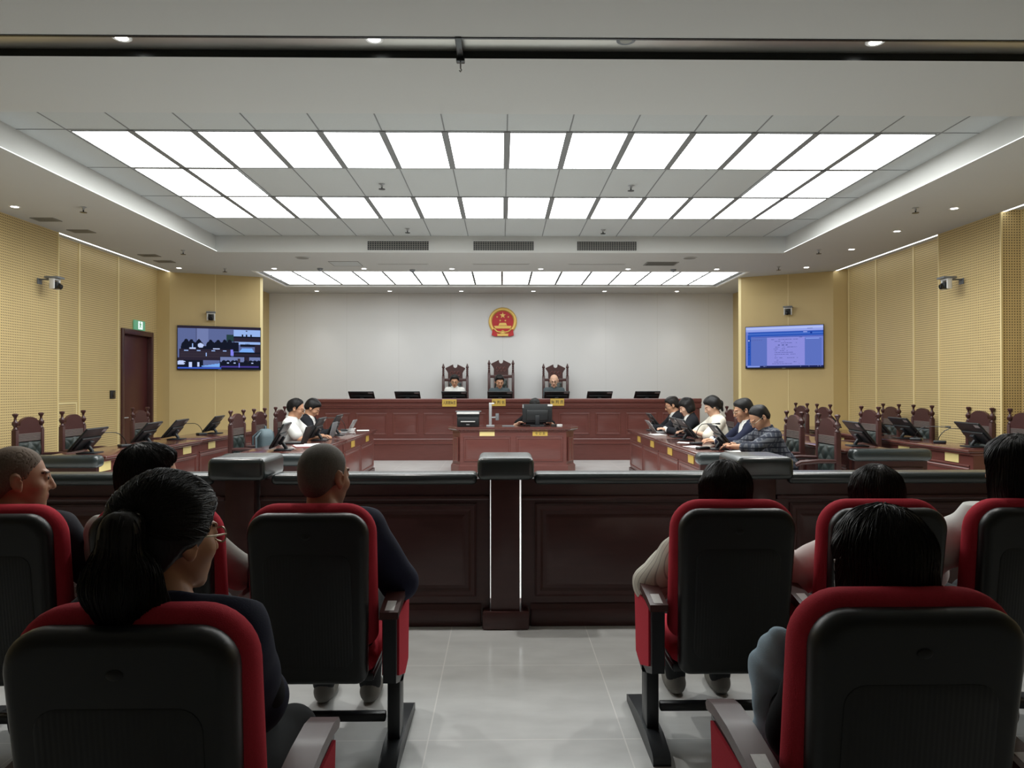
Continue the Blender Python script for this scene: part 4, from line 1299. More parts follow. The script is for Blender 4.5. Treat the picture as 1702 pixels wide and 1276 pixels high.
def court_chair(label, x, y, z, rz, group):
    """faces local +y"""
    t = thing('courtroom_chair', label, 'chair', (x, y, z), rz, group)
    b = MB(); b.box(-0.24, 0.24, -0.2, 0.26, 0.40, 0.45, 0.012); b.build('seat_frame', m_wood_dark, t, 30)
    b = MB(); b.box(-0.225, 0.225, -0.17, 0.25, 0.44, 0.50, 0.026, seg=3); b.build('seat', m_leather_green, t, 50)
    for sx in (-1, 1):
        b = MB(); b.lathe([(0.022, 0.0), (0.03, 0.02), (0.022, 0.05), (0.03, 0.16), (0.034, 0.22), (0.026, 0.25), (0.034, 0.27), (0.034, 0.41)], 12, T=Matrix.Translation((sx * 0.21, 0.22, 0))); b.build('leg', m_wood_dark, t)
        b = MB(); b.box(sx * 0.21 - 0.025, sx * 0.21 + 0.025, -0.23, -0.18, 0.0, 0.42, 0.006); b.build('leg', m_wood_dark, t, 30)
        b = MB(); b.box(sx * 0.232 - 0.027, sx * 0.232 + 0.027, -0.235, -0.18, 0.40, 1.0, 0.006)
        b.build('back_post', m_wood_dark, t, 30)
        b = MB(); b.lathe([(0.024, 1.0), (0.03, 1.01), (0.018, 1.025), (0.016, 1.035), (0.034, 1.065), (0.034, 1.085), (0.015, 1.11), (0.012, 1.13), (0.016, 1.145), (0.03, 1.17), (0.03, 1.18), (0.02, 1.19)], 12, T=Matrix.Translation((sx * 0.232, -0.207, 0.0))); b.build('finial', m_wood_dark, t)
        b = MB(); b.tube([(sx * 0.235, -0.18, 0.69), (sx * 0.25, 0.0, 0.695), (sx * 0.255, 0.2, 0.68), (sx * 0.255, 0.25, 0.655)], [0.022, 0.024, 0.026, 0.022], 10)
        b.tube([(sx * 0.25, 0.19, 0.68), (sx * 0.245, 0.2, 0.56), (sx * 0.235, 0.2, 0.43)], [0.018, 0.024, 0.018], 10); b.build('armrest', m_wood_dark, t)
    arch = [(-0.205, 0.955)] + [(0.205, 0.955)] + [(0.205, 1.03), (0.17, 1.05)] + [(0.17 * math.cos(a), 1.06 + 0.085 * math.sin(a)) for a in [PI * k_ / 12 for k_ in range(1, 12)]] + [(-0.17, 1.05), (-0.205, 1.03)]
    b = MB(); b.prism(arch, -0.225, -0.19, 'y'); b.build('crest_rail', m_wood_dark, t, 30)
    b = MB()
    for i in range(6):
        z0 = 0.865 + i * 0.0155
        b.box(-0.205, 0.205, -0.222, -0.188, z0, z0 + 0.0135, 0.005)
    b.build('slat', m_slat, t, 40)
    b = MB(); tuft(b, -0.20, 0.20, 0.5, 0.855, -0.19, 0.035, 4, 4); b.build('backrest_pad', m_leather_green, t, 60)
    b = MB(); b.box(-0.21, 0.21, -0.228, -0.208, 0.45, 0.865); b.build('back_board', m_wood_dark, t, 0)
    return t
CS = 1.02
GA = 'high back chairs, door side inner row'
GB = 'high back chairs, door side outer row'
GC = 'high back chairs, document screen side inner row'
GD = 'high back chairs, document screen side middle row'
GE = 'high back chairs along the perforated wall'
c0 = court_chair('empty carved chair with a grey backpack at the inner desk, door side', -3.34, 9.85, 0, -R90, GA)
c0.scale = (CS, CS, CS)
dup(c0, (-3.34, 10.75, 0), -R90, 'carved chair behind the man in white shirt, door side', GA)
dup(c0, (-3.34, 11.75, 0), -R90, 'carved chair behind the man in black suit, door side', GA)
for y, lab in ((8.77, 'empty carved chair at the outer desk against the perforated pier'), (9.67, 'empty carved chair at the outer desk behind a monitor, door side'), (11.45, 'empty carved chair standing in front of the door')):
    dup(c0, (-5.42, y, 0), -R90, lab, GB)
for y, lab in ((8.15, 'carved chair behind the plaid shirt man'), (9.1, 'carved chair behind the man in navy suit'), (10.35, 'carved chair behind the woman in white'), (11.6, 'carved chair behind the woman in dark jacket'), (12.55, 'carved chair behind the far man with glasses')):
    dup(c0, (3.44, y, 0), R90, lab, GC)
for y, lab in ((10.0, 'empty carved chair at the middle desk beside the monitor'), (11.45, 'empty carved chair at the middle desk before the document screen'), (12.3, 'empty carved chair at the far end of the middle desk')):
    dup(c0, (4.85, y, DZ), R90, lab, GD)
for y, lab in ((8.62, 'empty carved chair by the perforated wall, closest to the bar'), (9.42, 'empty carved chair below the pier camera, document screen side'), (10.72, 'empty carved chair by the perforated wall, second from its far end'), (11.6, 'empty carved chair by the perforated wall, at its far end')):
    dup(c0, (6.0, y, DZ), R90, lab, GE)

# judges' chairs
def judge_chair(label, x, y, z, k):
    t = thing('judge_chair', label, 'chair', (x, y, z), PI, 'judges chairs')      # faces local +y
    b = MB(); b.box(-0.28, 0.28, -0.2, 0.30, 0.38, 0.44, 0.012); b.build('seat_frame', m_wood_dark, t, 30)
    b = MB(); b.box(-0.26, 0.26, -0.17, 0.29, 0.43, 0.50, 0.03, seg=3); b.build('seat', m_leather_green, t, 50)
    for sx in (-1, 1):
        b = MB(); b.box(sx * 0.25 - 0.028, sx * 0.25 + 0.028, 0.23, 0.286, 0.0, 0.40, 0.006); b.build('leg', m_wood_dark, t, 30)
        b = MB(); b.box(sx * 0.25 - 0.028, sx * 0.25 + 0.028, -0.25, -0.194, 0.0, 0.40, 0.006); b.build('leg', m_wood_dark, t, 30)
        b = MB(); b.box(sx * 0.272 - 0.031, sx * 0.272 + 0.031, -0.255, -0.195, 0.38, 1.33 * k, 0.008); b.build('back_post', m_wood_dark, t, 30)
        z0 = 1.33 * k
        b = MB(); b.lathe([(0.024, z0), (0.03, z0 + 0.02), (0.02, z0 + 0.035), (0.029, z0 + 0.06), (0.02, z0 + 0.08), (0.029, z0 + 0.105), (0.02, z0 + 0.125), (0.029, z0 + 0.15), (0.02, z0 + 0.17), (0.034, z0 + 0.195), (0.034, z0 + 0.21), (0.024, z0 + 0.235), (0.008, z0 + 0.285)], 12, T=Matrix.Translation((sx * 0.272, -0.225, 0))); b.build('finial', m_wood_dark, t)
        b = MB(); b.tube([(sx * 0.272, -0.2, 0.70), (sx * 0.285, 0.05, 0.70), (sx * 0.285, 0.27, 0.68)], [0.026, 0.028, 0.026], 10)
        b.tube([(sx * 0.28, 0.24, 0.68), (sx * 0.27, 0.25, 0.42)], [0.024, 0.022], 10); b.build('armrest', m_wood_dark, t)
    zt = 1.60 * k
    notch = [(0.045 * math.cos(a), zt - 0.035 - 0.045 * math.sin(a)) for a in [PI * q / 10 for q in range(0, 11)]]
    ped = [(-0.165, 1.28 * k + 0.0), (0.165, 1.28 * k), (0.165, zt - 0.20), (0.19, zt - 0.15), (0.225, zt - 0.105), (0.225, zt - 0.085), (0.05, zt)] + notch + [(-0.05, zt), (-0.225, zt - 0.085), (-0.225, zt - 0.105), (-0.19, zt - 0.15), (-0.165, zt - 0.20)]
    b = MB(); b.prism(ped, -0.24, -0.21, 'y'); b.build('crest', m_wood_dark, t, 0)
    b = MB()
    for q in range(3):    # carved relief
        cx_ = (-0.08, 0.0, 0.08)[q]
        b.tube([(cx_ + 0.03 * math.cos(a), -0.205, zt - 0.21 + 0.05 * math.sin(a)) for a in [2 * PI * w_ / 12 for w_ in range(12)]], 0.008, 6)
    b.build('carving', m_wood, t)
    b = MB(); b.box(-0.25, 0.25, -0.245, -0.2, 1.215 * k, 1.28 * k, 0.008); b.build('cross_rail', m_wood_dark, t, 30)
    b = MB(); b.box(-0.165, 0.165, -0.24, -0.21, 0.44, 1.215 * k, 0.004); b.build('back_board', m_wood_dark, t, 30)
    b = MB(); tuft(b, -0.14, 0.14, 0.50, 1.19 * k, -0.205, 0.03, 3, 7); b.build('backrest_pad', m_leather_green, t, 60)
    return t
judge_chair('tall carved judge chair behind the judge in white', -1.065, 16.42, 0.45, 1.0)
judge_chair('tallest carved judge chair behind the middle judge', -0.025, 16.42, 0.45, 1.063)
judge_chair('tall carved judge chair behind the bald judge', 1.215, 16.42, 0.45, 1.0)

# backpack
t = thing('backpack', 'grey backpack on the empty carved chair, door side', 'backpack', (-3.22, 10.08, 0.51), -R90 + 0.5)
m_bag = mat('grey_blue_nylon', srgb(92, 108, 114), 0.7, bump=(60, 0.4))
b = MB(); pillow(b, rounded_outline(-0.15, 0.15, 0.0, 0.44, 0.11, 0.05), -0.11, 0.06, 0.05, bulge=0.02); b.build('main_compartment', m_bag, t, 60)
b = MB(); pillow(b, rounded_outline(-0.12, 0.12, 0.03, 0.24, 0.05, 0.04), 0.04, 0.12, 0.03, bulge=0.01); b.build('front_pocket', m_bag, t, 60)
for sx in (-1, 1):
    b = MB(); b.tube([(sx * 0.07, -0.10, 0.40), (sx * 0.10, -0.17, 0.33), (sx * 0.11, -0.17, 0.18), (sx * 0.10, -0.11, 0.06)], 0.014, 8); b.build('strap', m_bag, t)
b = MB(); b.tube([(-0.04, -0.03, 0.43), (-0.03, -0.03, 0.475), (0.03, -0.03, 0.475), (0.04, -0.03, 0.43)], 0.01, 8); b.build('handle', m_bag, t)

# ------------------------------------------------------------------ public seats
def seat_arm(t, sx, ax, pale_patch):
    x0, x1 = (ax - 0.0365, ax + 0.0365)
    b = MB()
    # wooden top: slightly arched board
    prof = [(0.07, 0.625), (0.15, 0.64), (0.28, 0.655), (0.40, 0.658), (0.46, 0.648), (0.475, 0.632), (0.465, 0.618), (0.40, 0.628), (0.28, 0.624), (0.15, 0.61), (0.07, 0.597)]
    b.prism(prof[::-1], x0, x1, 'x')
    arm = b.build('armrest', m_arm_wood, t, 40)
    b = MB(); b.prism([(0.09, 0.34), (0.30, 0.27), (0.42, 0.30), (0.455, 0.61), (0.09, 0.605)], ax - 0.026, ax + 0.026, 'x'); b.build('arm_body', m_metal_black, t, 0)
    for s2 in (-1, 1):
        b = MB(); b.prism([(0.12, 0.36), (0.30, 0.30), (0.405, 0.325), (0.435, 0.60), (0.12, 0.595)], ax + s2 * 0.026, ax + s2 * 0.034, 'x'); b.build('side_panel', m_red, t, 0)
    b = MB(); b.box(ax - 0.026, ax + 0.026, 0.20, 0.31, 0.03, 0.31, 0.006); b.build('pedestal', m_metal_black, t, 30)
    b = MB(); b.prism([(0.02, 0.0), (0.64, 0.0), (0.64, 0.03), (0.60, 0.042), (0.36, 0.07), (0.16, 0.07), (0.04, 0.045), (0.02, 0.03)], ax - 0.036, ax + 0.036, 'x'); b.build('foot', m_metal_black, t, 30)
    if pale_patch:
        b = MB(); b.box(ax - 0.018, ax + 0.018, 0.085, 0.165, 0, 0.0012)
        T = Matrix.Translation((0, 0, 0.628)) @ Matrix.Rotation(0.18, 4, 'X')
        b.v = [(p[0], p[1], 0.6245 + p[2] + (p[1] - 0.07) * 0.19) for p in b.v]
        b.build('number_sticker', m_sticker, arm, 0)
def rec(x, y, z):       # recline of the back
    return (x, y + (1.05 - z) * 0.13 + 0.006 * math.cos(x * 6), z)
m_shell_rib = mat('black_ribbed_plastic', srgb(29, 32, 33), 0.48, spec=0.5)
_nt = m_shell_rib.node_tree
_w = _nt.nodes.new('ShaderNodeTexWave'); _w.bands_direction = 'X'; _w.inputs['Scale'].default_value = 26.0
_tc = _nt.nodes.new('ShaderNodeTexCoord'); _nt.links.new(_tc.outputs['Object'], _w.inputs['Vector'])
_bp = _nt.nodes.new('ShaderNodeBump'); _bp.inputs['Strength'].default_value = 0.12; _bp.inputs['Distance'].default_value = 0.003
_nt.links.new(_w.outputs['Fac'], _bp.inputs['Height']); _nt.links.new(_bp.outputs[0], _nt.nodes['Principled BSDF'].inputs['Normal'])
def public_seat(label, x, y, group, arms, yaw=0.0):
    t = thing('auditorium_seat', label, 'seat', (x, y, 0), yaw, group)
    b = MB(); pillow(b, rounded_outline(-0.235, 0.235, 0.325, 1.018, 0.085, 0.05, 8), 0.0, 0.08, 0.034, seg=5)
    b.warp(lambda X, Y, Z: rec(X * (0.93 + 0.07 * min(1, (Z - 0.3) / 0.5)), Y, Z)); shell = b.build('back_shell', m_shell, t, 50)
    b = MB(); pillow(b, rounded_outline(-0.17, 0.17, 0.40, 0.86, 0.05, 0.05, 5), -0.003, 0.01, 0.003, seg=2)
    b.warp(rec); b.build('ribbed_field', m_shell_rib, shell, 40)
    b = MB(); b.ball((0.0, 0.0165, 0.93), (0.017, 0.003, 0.011), 16); b.build('oval_mark', m_shell, shell)
    b = MB(); pillow(b, rounded_outline(-0.254, 0.254, 0.46, 1.045, 0.12, 0.06, 8), 0.05, 0.165, 0.05, seg=5, bulge=0.012)
    b.warp(lambda X, Y, Z: rec(X, Y, Z)); b.build('back_cushion', m_red, t, 60)
    b = MB(); b.box(-0.24, 0.24, 0.16, 0.60, 0.345, 0.44, 0.045, seg=4); b.build('seat_cushion', m_red, t, 60)
    b = MB(); b.box(-0.235, 0.235, 0.17, 0.58, 0.315, 0.352, 0.012); b.build('seat_pan', m_shell, t, 30)
    b = MB(); b.box(-0.272, 0.272, 0.23, 0.27, 0.125, 0.16, 0.006); b.build('cross_bar', m_metal_black, t, 30)
    for s in arms:
        seat_arm(t, s, s * 0.311, True)
    return t
FY, NY = 2.80, 1.45
FYR, NYR = 2.88, 1.545
GF = 'red and black public seats, front row'
GN = 'red and black public seats, second row'
S = {}
S['L3'] = public_seat('red and black seat of the man with grey cropped hair, by the aisle', -0.755, FY, GF, (1,))
S['L2'] = public_seat('red and black seat of the dark haired man, behind the ponytail', -1.36, FY, GF, (1,))
S['L1'] = public_seat('red and black seat of the bald man in dark jacket', -1.98, FY, GF, (-1, 1))
S['R1'] = public_seat('red and black seat of the woman in striped blouse, by the aisle', 0.945, FYR, GF, (-1,))
S['R2'] = public_seat('red and black seat behind the woman with the hair clip', 1.556, FYR, GF, (-1,))
S['R3'] = public_seat('red and black seat of the woman in white ruffled blouse', 2.17, FYR, GF, (-1, 1))
S['NL'] = public_seat('large red and black seat of the ponytail woman', -0.772, NY, GN, (-1, 1))
S['NR'] = public_seat('large red and black seat of the woman with the hair clip', 0.909, NYR, GN, (-1, 1))
# ------------------------------------------------------------------ people: signed-distance bodies, meshed by surface nets
def nz(v):
    v = np.asarray(v, float)
    return v / (np.linalg.norm(v) + 1e-12)
def smin(a, b, k):
    if k <= 0:
        return np.minimum(a, b)
    h = np.clip(0.5 + 0.5 * (b - a) / k, 0, 1)
    return b + (a - b) * h - k * h * (1 - h)
def smax(a, b, k):
    return -smin(-a, -b, k)
def s_cone(p, a, b, ra, rb):
    a = np.asarray(a, float); ba = np.asarray(b, float) - a
    t = np.clip((p - a) @ ba / (ba @ ba + 1e-12), 0, 1)
    return np.linalg.norm(p - a - t[:, None] * ba, axis=1) - (ra + (rb - ra) * t)
def s_ell(p, c, r, B=None):
    q = p - np.asarray(c, float)
    if B is not None:
        q = q @ B.T
    r = np.asarray(r, float)
    k0 = np.linalg.norm(q / r, axis=1)
    k1 = np.linalg.norm(q / (r * r), axis=1)
    return k0 * (k0 - 1) / (k1 + 1e-9)
def folds(p, amp, f=1.0, seed=0):
    s = seed * 1.7
    x, y, z = p[:, 0] * f, p[:, 1] * f, p[:, 2] * f
    return amp * (np.sin(31 * x + 17 * z + 3 * np.sin(11 * y + s) + s) * 0.5 + np.sin(23 * y - 29 * z + 2.5 * np.sin(13 * x + s)) * 0.35 + np.sin(53 * z + 19 * x - 37 * y + s) * 0.15)

def mesh_sdf(fn, lo, hi, h):
    lo = np.asarray(lo, float) - 3 * h
    hi = np.asarray(hi, float) + 3 * h
    B = 8
    nb = np.maximum(1, np.ceil((hi - lo) / (h * B)).astype(int))
    n = nb * B
    bc = np.stack(np.meshgrid(*[np.arange(k) for k in nb], indexing='ij'), -1).reshape(-1, 3)
    cen = lo + (bc + 0.5) * B * h - 0.5 * h
    d = fn(cen)
    act = np.abs(d) < 0.9 * B * h * 1.45
    D = np.repeat(np.repeat(np.repeat(np.where(d < 0, -1.0, 1.0).reshape(nb).astype(np.float32), B, 0), B, 1), B, 2)
    loc = np.stack(np.meshgrid(*[np.arange(B)] * 3, indexing='ij'), -1).reshape(-1, 3)
    ab = bc[act]
    for s in range(0, len(ab), 400):
        idx = (ab[s:s + 400, None, :] * B + loc[None]).reshape(-1, 3)
        D[idx[:, 0], idx[:, 1], idx[:, 2]] = fn(lo + idx * h)
    D[0] = D[-1] = 1; D[:, 0] = D[:, -1] = 1; D[:, :, 0] = D[:, :, -1] = 1
    S = D < 0
    c = np.zeros(tuple(n - 1), np.uint8)
    corners = [(i, j, k) for i in (0, 1) for j in (0, 1) for k in (0, 1)]
    for i, j, k in corners:
        c += S[i:n[0] - 1 + i, j:n[1] - 1 + j, k:n[2] - 1 + k]
    cells = np.argwhere((c > 0) & (c < 8))
    if not len(cells):
        return np.zeros((0, 3)), np.zeros((0, 4), int)
    val = np.stack([D[cells[:, 0] + i, cells[:, 1] + j, cells[:, 2] + k] for i, j, k in corners], 1).astype(float)
    acc = np.zeros((len(cells), 3)); cnt = np.zeros(len(cells))
    ca = np.array(corners, float)
    for a in range(8):
        for b in range(a + 1, 8):
            if np.abs(ca[a] - ca[b]).sum() != 1:
                continue
            va, vb = val[:, a], val[:, b]
            m = (va < 0) != (vb < 0)
            t = np.where(m, va / (va - vb + 1e-20), 0)
            acc += np.where(m[:, None], ca[a] + t[:, None] * (ca[b] - ca[a]), 0)
            cnt += m
    V = lo + (cells + acc / cnt[:, None]) * h
    ID = np.full(tuple(n - 1), -1, np.int32)
    ID[cells[:, 0], cells[:, 1], cells[:, 2]] = np.arange(len(cells))
    F = []
    for ax in range(3):
        sl0 = [slice(1, n[q] - 1) for q in range(3)]; sl1 = list(sl0)
        sl0[ax] = slice(0, n[ax] - 1); sl1[ax] = slice(1, n[ax])
        e0, e1 = S[tuple(sl0)], S[tuple(sl1)]
        ee = np.argwhere(e0 != e1)
        if not len(ee):
            continue
        inside0 = e0[ee[:, 0], ee[:, 1], ee[:, 2]]
        base = ee.copy()
        o = [q for q in range(3) if q != ax]
        for q in o:
            base[:, q] += 1
        def at(d0, d1):
            b_ = base.copy(); b_[:, o[0]] += d0; b_[:, o[1]] += d1
            return ID[b_[:, 0], b_[:, 1], b_[:, 2]]
        q4 = np.stack([at(-1, -1), at(0, -1), at(0, 0), at(-1, 0)], 1)
        flip = inside0 if ax != 1 else ~inside0
        q4 = np.where(flip[:, None], q4, q4[:, ::-1])
        F.append(q4)
    F = np.concatenate(F)
    return V, F[(F >= 0).all(1)]

def sdf_object(name, fn, lo, hi, h, mats, parent=None, paint=None):
    V, F = mesh_sdf(fn, lo, hi, h)
    me = bpy.data.meshes.new(name)
    me.vertices.add(len(V)); me.vertices.foreach_set('co', V.astype(np.float32).ravel())
    me.loops.add(F.size); me.loops.foreach_set('vertex_index', F.astype(np.int32).ravel())
    me.polygons.add(len(F)); me.polygons.foreach_set('loop_start', np.arange(0, F.size, 4, dtype=np.int32))
    if not isinstance(mats, (list, tuple)):
        mats = [mats]
    for m_ in mats:
        me.materials.append(m_)
    me.update(calc_edges=True)
    if paint is not None and len(F):
        me.polygons.foreach_set('material_index', paint(V[F].mean(1)).astype(np.int32))
    me.polygons.foreach_set('use_smooth', np.ones(len(F), bool))
    me.update()
    o = bpy.data.objects.new(name, me)
    COL.objects.link(o)
    if parent is not None:
        o.parent = parent
    return o

def strand_layer(name, fn, seeds, flow, steps, dl, rad, m, parent, lift, stop=None):
    """fine hair strands combed over the zero surface of fn"""
    def grad(p):
        e = 0.002
        g = np.stack([fn(p + np.array(v) * e) - fn(p - np.array(v) * e) for v in ((1, 0, 0), (0, 1, 0), (0, 0, 1))], 1)
        return g / (np.linalg.norm(g, axis=1, keepdims=True) + 1e-9)
    p = seeds.copy()
    for _ in range(4):
        p = p - grad(p) * fn(p)[:, None]
    ok = np.abs(fn(p)) < 0.004
    p = p[ok]
    off = lift[ok] if isinstance(lift, np.ndarray) else np.full(len(p), lift)
    path, alive, R = [], np.ones(len(p), bool), []
    jit = rng.normal(0, 0.10, (len(p), 3))
    for i in range(steps):
        g = grad(p)
        t = i / (steps - 1)
        path.append(p + g * (off * math.sin(PI * min(1, 0.15 + t)) )[:, None])
        if stop is not None:
            alive &= ~stop(p)
        R.append(np.where(alive, rad * (1 - 0.75 * t), rad * 0.05))
        d = flow(p) + jit
        d = d - g * (d * g).sum(1, keepdims=True)
        d /= (np.linalg.norm(d, axis=1, keepdims=True) + 1e-9)
        q = p + d * dl
        q = q - g * fn(q)[:, None] * 0.9
        p = np.where(alive[:, None], q, p)
    P = np.stack(path, 1); R = np.stack(R, 1)
    n = len(P)
    if n == 0:
        return None
    T = np.gradient(P, axis=1); T /= (np.linalg.norm(T, axis=2, keepdims=True) + 1e-9)
    A = np.cross(T, np.array([0.3, 0.5, 0.81])); A /= (np.linalg.norm(A, axis=2, keepdims=True) + 1e-9)
    Bv = np.cross(T, A)
    V = np.stack([P + R[..., None] * (A * math.cos(a) + Bv * math.sin(a)) for a in (0, 2.1, 4.2)], 2).reshape(-1, 3)
    base = (np.arange(n)[:, None] * steps + np.arange(steps - 1)[None]).reshape(-1) * 3
    F = np.concatenate([np.stack([base + k, base + (k + 1) % 3, base + 3 + (k + 1) % 3, base + 3 + k], 1) for k in range(3)])
    me = bpy.data.meshes.new(name)
    me.vertices.add(len(V)); me.vertices.foreach_set('co', V.astype(np.float32).ravel())
    me.loops.add(F.size); me.loops.foreach_set('vertex_index', F.astype(np.int32).ravel())
    me.polygons.add(len(F)); me.polygons.foreach_set('loop_start', np.arange(0, F.size, 4, dtype=np.int32))
    me.materials.append(m)
    me.update(calc_edges=True)
    me.polygons.foreach_set('use_smooth', np.ones(len(F), bool))
    o = bpy.data.objects.new(name, me)
    COL.objects.link(o)
    o.parent = parent
    return o

def rotm(axis, a):
    axis = nz(axis); K = np.array([[0, -axis[2], axis[1]], [axis[2], 0, -axis[0]], [-axis[1], axis[0], 0]])
    return np.eye(3) + math.sin(a) * K + (1 - math.cos(a)) * K @ K
def ik(a, b, l1, l2, pole):
    a, b = np.asarray(a, float), np.asarray(b, float)
    d = b - a; L = np.linalg.norm(d); L2 = min(L, (l1 + l2) * 0.999); u = d / L
    b = a + u * L2
    x = (l1 * l1 - l2 * l2 + L2 * L2) / (2 * L2)
    hgt = math.sqrt(max(0, l1 * l1 - x * x))
    pole = np.asarray(pole, float); pole = nz(pole - u * (pole @ u))
    return a + u * x + pole * hgt, b

m_skin = mat('skin', srgb(196, 148, 118), 0.5, spec=0.35, noise=(14, 0.06, (1, 1, 1)))
m_skin_tan = mat('tanned_skin', srgb(178, 134, 108), 0.5, spec=0.35, noise=(14, 0.07, (1, 1, 1)))
m_skin_pale = mat('pale_skin', srgb(218, 176, 150), 0.5, spec=0.35, noise=(14, 0.05, (1, 1, 1)))
m_lip = mat('lips', srgb(160, 88, 78), 0.45)
m_eye = mat('eye_dark', srgb(34, 24, 20), 0.25)
m_brow = mat('brow_hair', srgb(70, 54, 46), 0.8)
def hair_mat(name, c, rough=0.5, sc=(90, 90, 4)):
    m = mat(name, c, rough, spec=0.3, noise=(1.0, 0.35, sc))
    nt = m.node_tree
    tc = nt.nodes.new('ShaderNodeTexCoord'); mp = nt.nodes.new('ShaderNodeMapping'); mp.inputs['Scale'].default_value = (220, 220, 9)
    nt.links.new(tc.outputs['Object'], mp.inputs['Vector'])
    n = nt.nodes.new('ShaderNodeTexNoise'); n.inputs['Scale'].default_value = 1.0; nt.links.new(mp.outputs[0], n.inputs['Vector'])
    bp = nt.nodes.new('ShaderNodeBump'); bp.inputs['Strength'].default_value = 0.35; bp.inputs['Distance'].default_value = 0.002
    nt.links.new(n.outputs['Fac'], bp.inputs['Height']); nt.links.new(bp.outputs[0], nt.nodes['Principled BSDF'].inputs['Normal'])
    return m
m_hair = hair_mat('black_hair', srgb(23, 21, 21))
m_hair_brown = hair_mat('dark_brown_hair', srgb(32, 27, 25))
m_hair_grey = hair_mat('grey_cropped_hair', srgb(100, 96, 90), 0.75, (160, 160, 160))
m_hair_stub = hair_mat('stubble_hair', srgb(112, 97, 84), 0.75, (160, 160, 160))
m_white_shirt = mat('white_shirt_cloth', srgb(226, 226, 222), 0.85, spec=0.2)
m_cream = mat('cream_blouse_cloth', srgb(226, 220, 206), 0.85, spec=0.2)
m_black_suit = mat('black_suit_cloth', srgb(34, 35, 40), 0.85, spec=0.2, bump=(300, 0.1))
m_navy = mat('navy_cloth', srgb(34, 38, 58), 0.85, spec=0.2, bump=(260, 0.15))
m_dark_jacket = mat('dark_jacket_cloth', srgb(38, 38, 46), 0.85, spec=0.2, bump=(260, 0.15))
m_greyshirt = mat('grey_shirt_cloth', srgb(150, 148, 142), 0.85, spec=0.2)
m_slate = mat('slate_blue_shirt_cloth', srgb(78, 88, 92), 0.85, spec=0.2)
m_pinkish = mat('pale_pinkish_blouse_cloth', srgb(214, 202, 200), 0.85, spec=0.2)
m_denim = mat('light_denim', srgb(168, 190, 206), 0.9, spec=0.15, noise=(30, 0.14, (1, 1, 1)), bump=(300, 0.3))
m_black_top = mat('black_knit', srgb(24, 24, 27), 0.9, spec=0.15)
m_trouser = mat('charcoal_trousers', srgb(52, 54, 56), 0.9, spec=0.15)
m_tie = mat('dark_red_tie', srgb(120, 28, 40), 0.5)
m_shoe = mat('black_shoe_leather', srgb(28, 26, 26), 0.4)
m_trainer = mat('grey_trainer', srgb(120, 118, 112), 0.7)
m_plaid = mat('plaid_cloth', srgb(66, 70, 80), 0.88, spec=0.2)
line_grid(m_plaid, [(0, 0.055, 0.0), (1, 0.055, 0.01)], 0.016, srgb(104, 106, 112))
line_grid(m_plaid, [(2, 0.06, 0.0)], 0.016, srgb(44, 46, 56))
m_stripe = mat('striped_blouse_cloth', srgb(216, 212, 200), 0.85, spec=0.2)
line_grid(m_stripe, [(1, 0.022, 0.0)], 0.004, srgb(168, 164, 156))
m_glass_frame = mat('dark_spectacle_frame', srgb(30, 28, 30), 0.3)
m_thin_frame = mat('metal_spectacle_frame', srgb(150, 140, 120), 0.3, metal=0.7)

def head_sdf(q, fem=False, ears=True):
    d = s_ell(q, (0, -0.014, 0.038), (0.077, 0.097, 0.088))
    d = smin(d, s_ell(q, (0, 0.028, -0.022), (0.060, 0.068, 0.080)), 0.03)
    d = smin(d, s_ell(q, (0, 0.045, -0.068), (0.040, 0.045, 0.040)), 0.03)         # jaw
    d = smin(d, s_ell(q, (0, 0.076, -0.098), (0.020, 0.016, 0.016)), 0.02)          # chin
    for s in (-1, 1):
        d = smin(d, s_ell(q, (s * 0.040, 0.056, -0.022), (0.026, 0.026, 0.024)), 0.02)   # cheek
        d = smax(d, -s_ell(q, (s * 0.031, 0.104, 0.010), (0.019, 0.016, 0.012)), 0.012)  # eye socket
        d = smin(d, s_ell(q, (s * 0.031, 0.084, 0.009), (0.0135, 0.0125, 0.0115)), 0.003)  # eye ball and lids
        d = smin(d, s_cone(q, (s * 0.014, 0.092, 0.029), (s * 0.046, 0.080, 0.031), 0.008, 0.006), 0.012)  # brow ridge
    d = smin(d, s_cone(q, (0, 0.094, 0.018), (0, 0.112, -0.026), 0.008, 0.012), 0.012)    # nose
    for s in (-1, 1):
        d = smin(d, s_ell(q, (s * 0.012, 0.098, -0.030), (0.009, 0.010, 0.008)), 0.006)
    d = smin(d, s_ell(q, (0, 0.092, -0.055), (0.022, 0.009, 0.006)), 0.006)
    d = smin(d, s_ell(q, (0, 0.090, -0.067), (0.019, 0.009, 0.006)), 0.006)
    if ears:
        for s in (-1, 1):
            a = math.radians(18) * s
            B = rotm((0, 0, 1), a) @ rotm((1, 0, 0), -0.2)
            e = s_ell(q, (s * 0.083, -0.012, 0.0), (0.0095, 0.021, 0.034), B)
            e = smax(e, -s_ell(q, (s * 0.094, -0.006, 0.002), (0.010, 0.012, 0.020), B), 0.006)
            e = smin(e, s_ell(q, (s * 0.078, -0.002, -0.027), (0.008, 0.010, 0.012)), 0.008)
            d = smin(d, e, 0.008)
    return d

def head_cap(q):
    d = s_ell(q, (0, -0.014, 0.038), (0.077, 0.097, 0.088))
    return smin(d, s_ell(q, (0, -0.040, -0.018), (0.060, 0.058, 0.062)), 0.03)

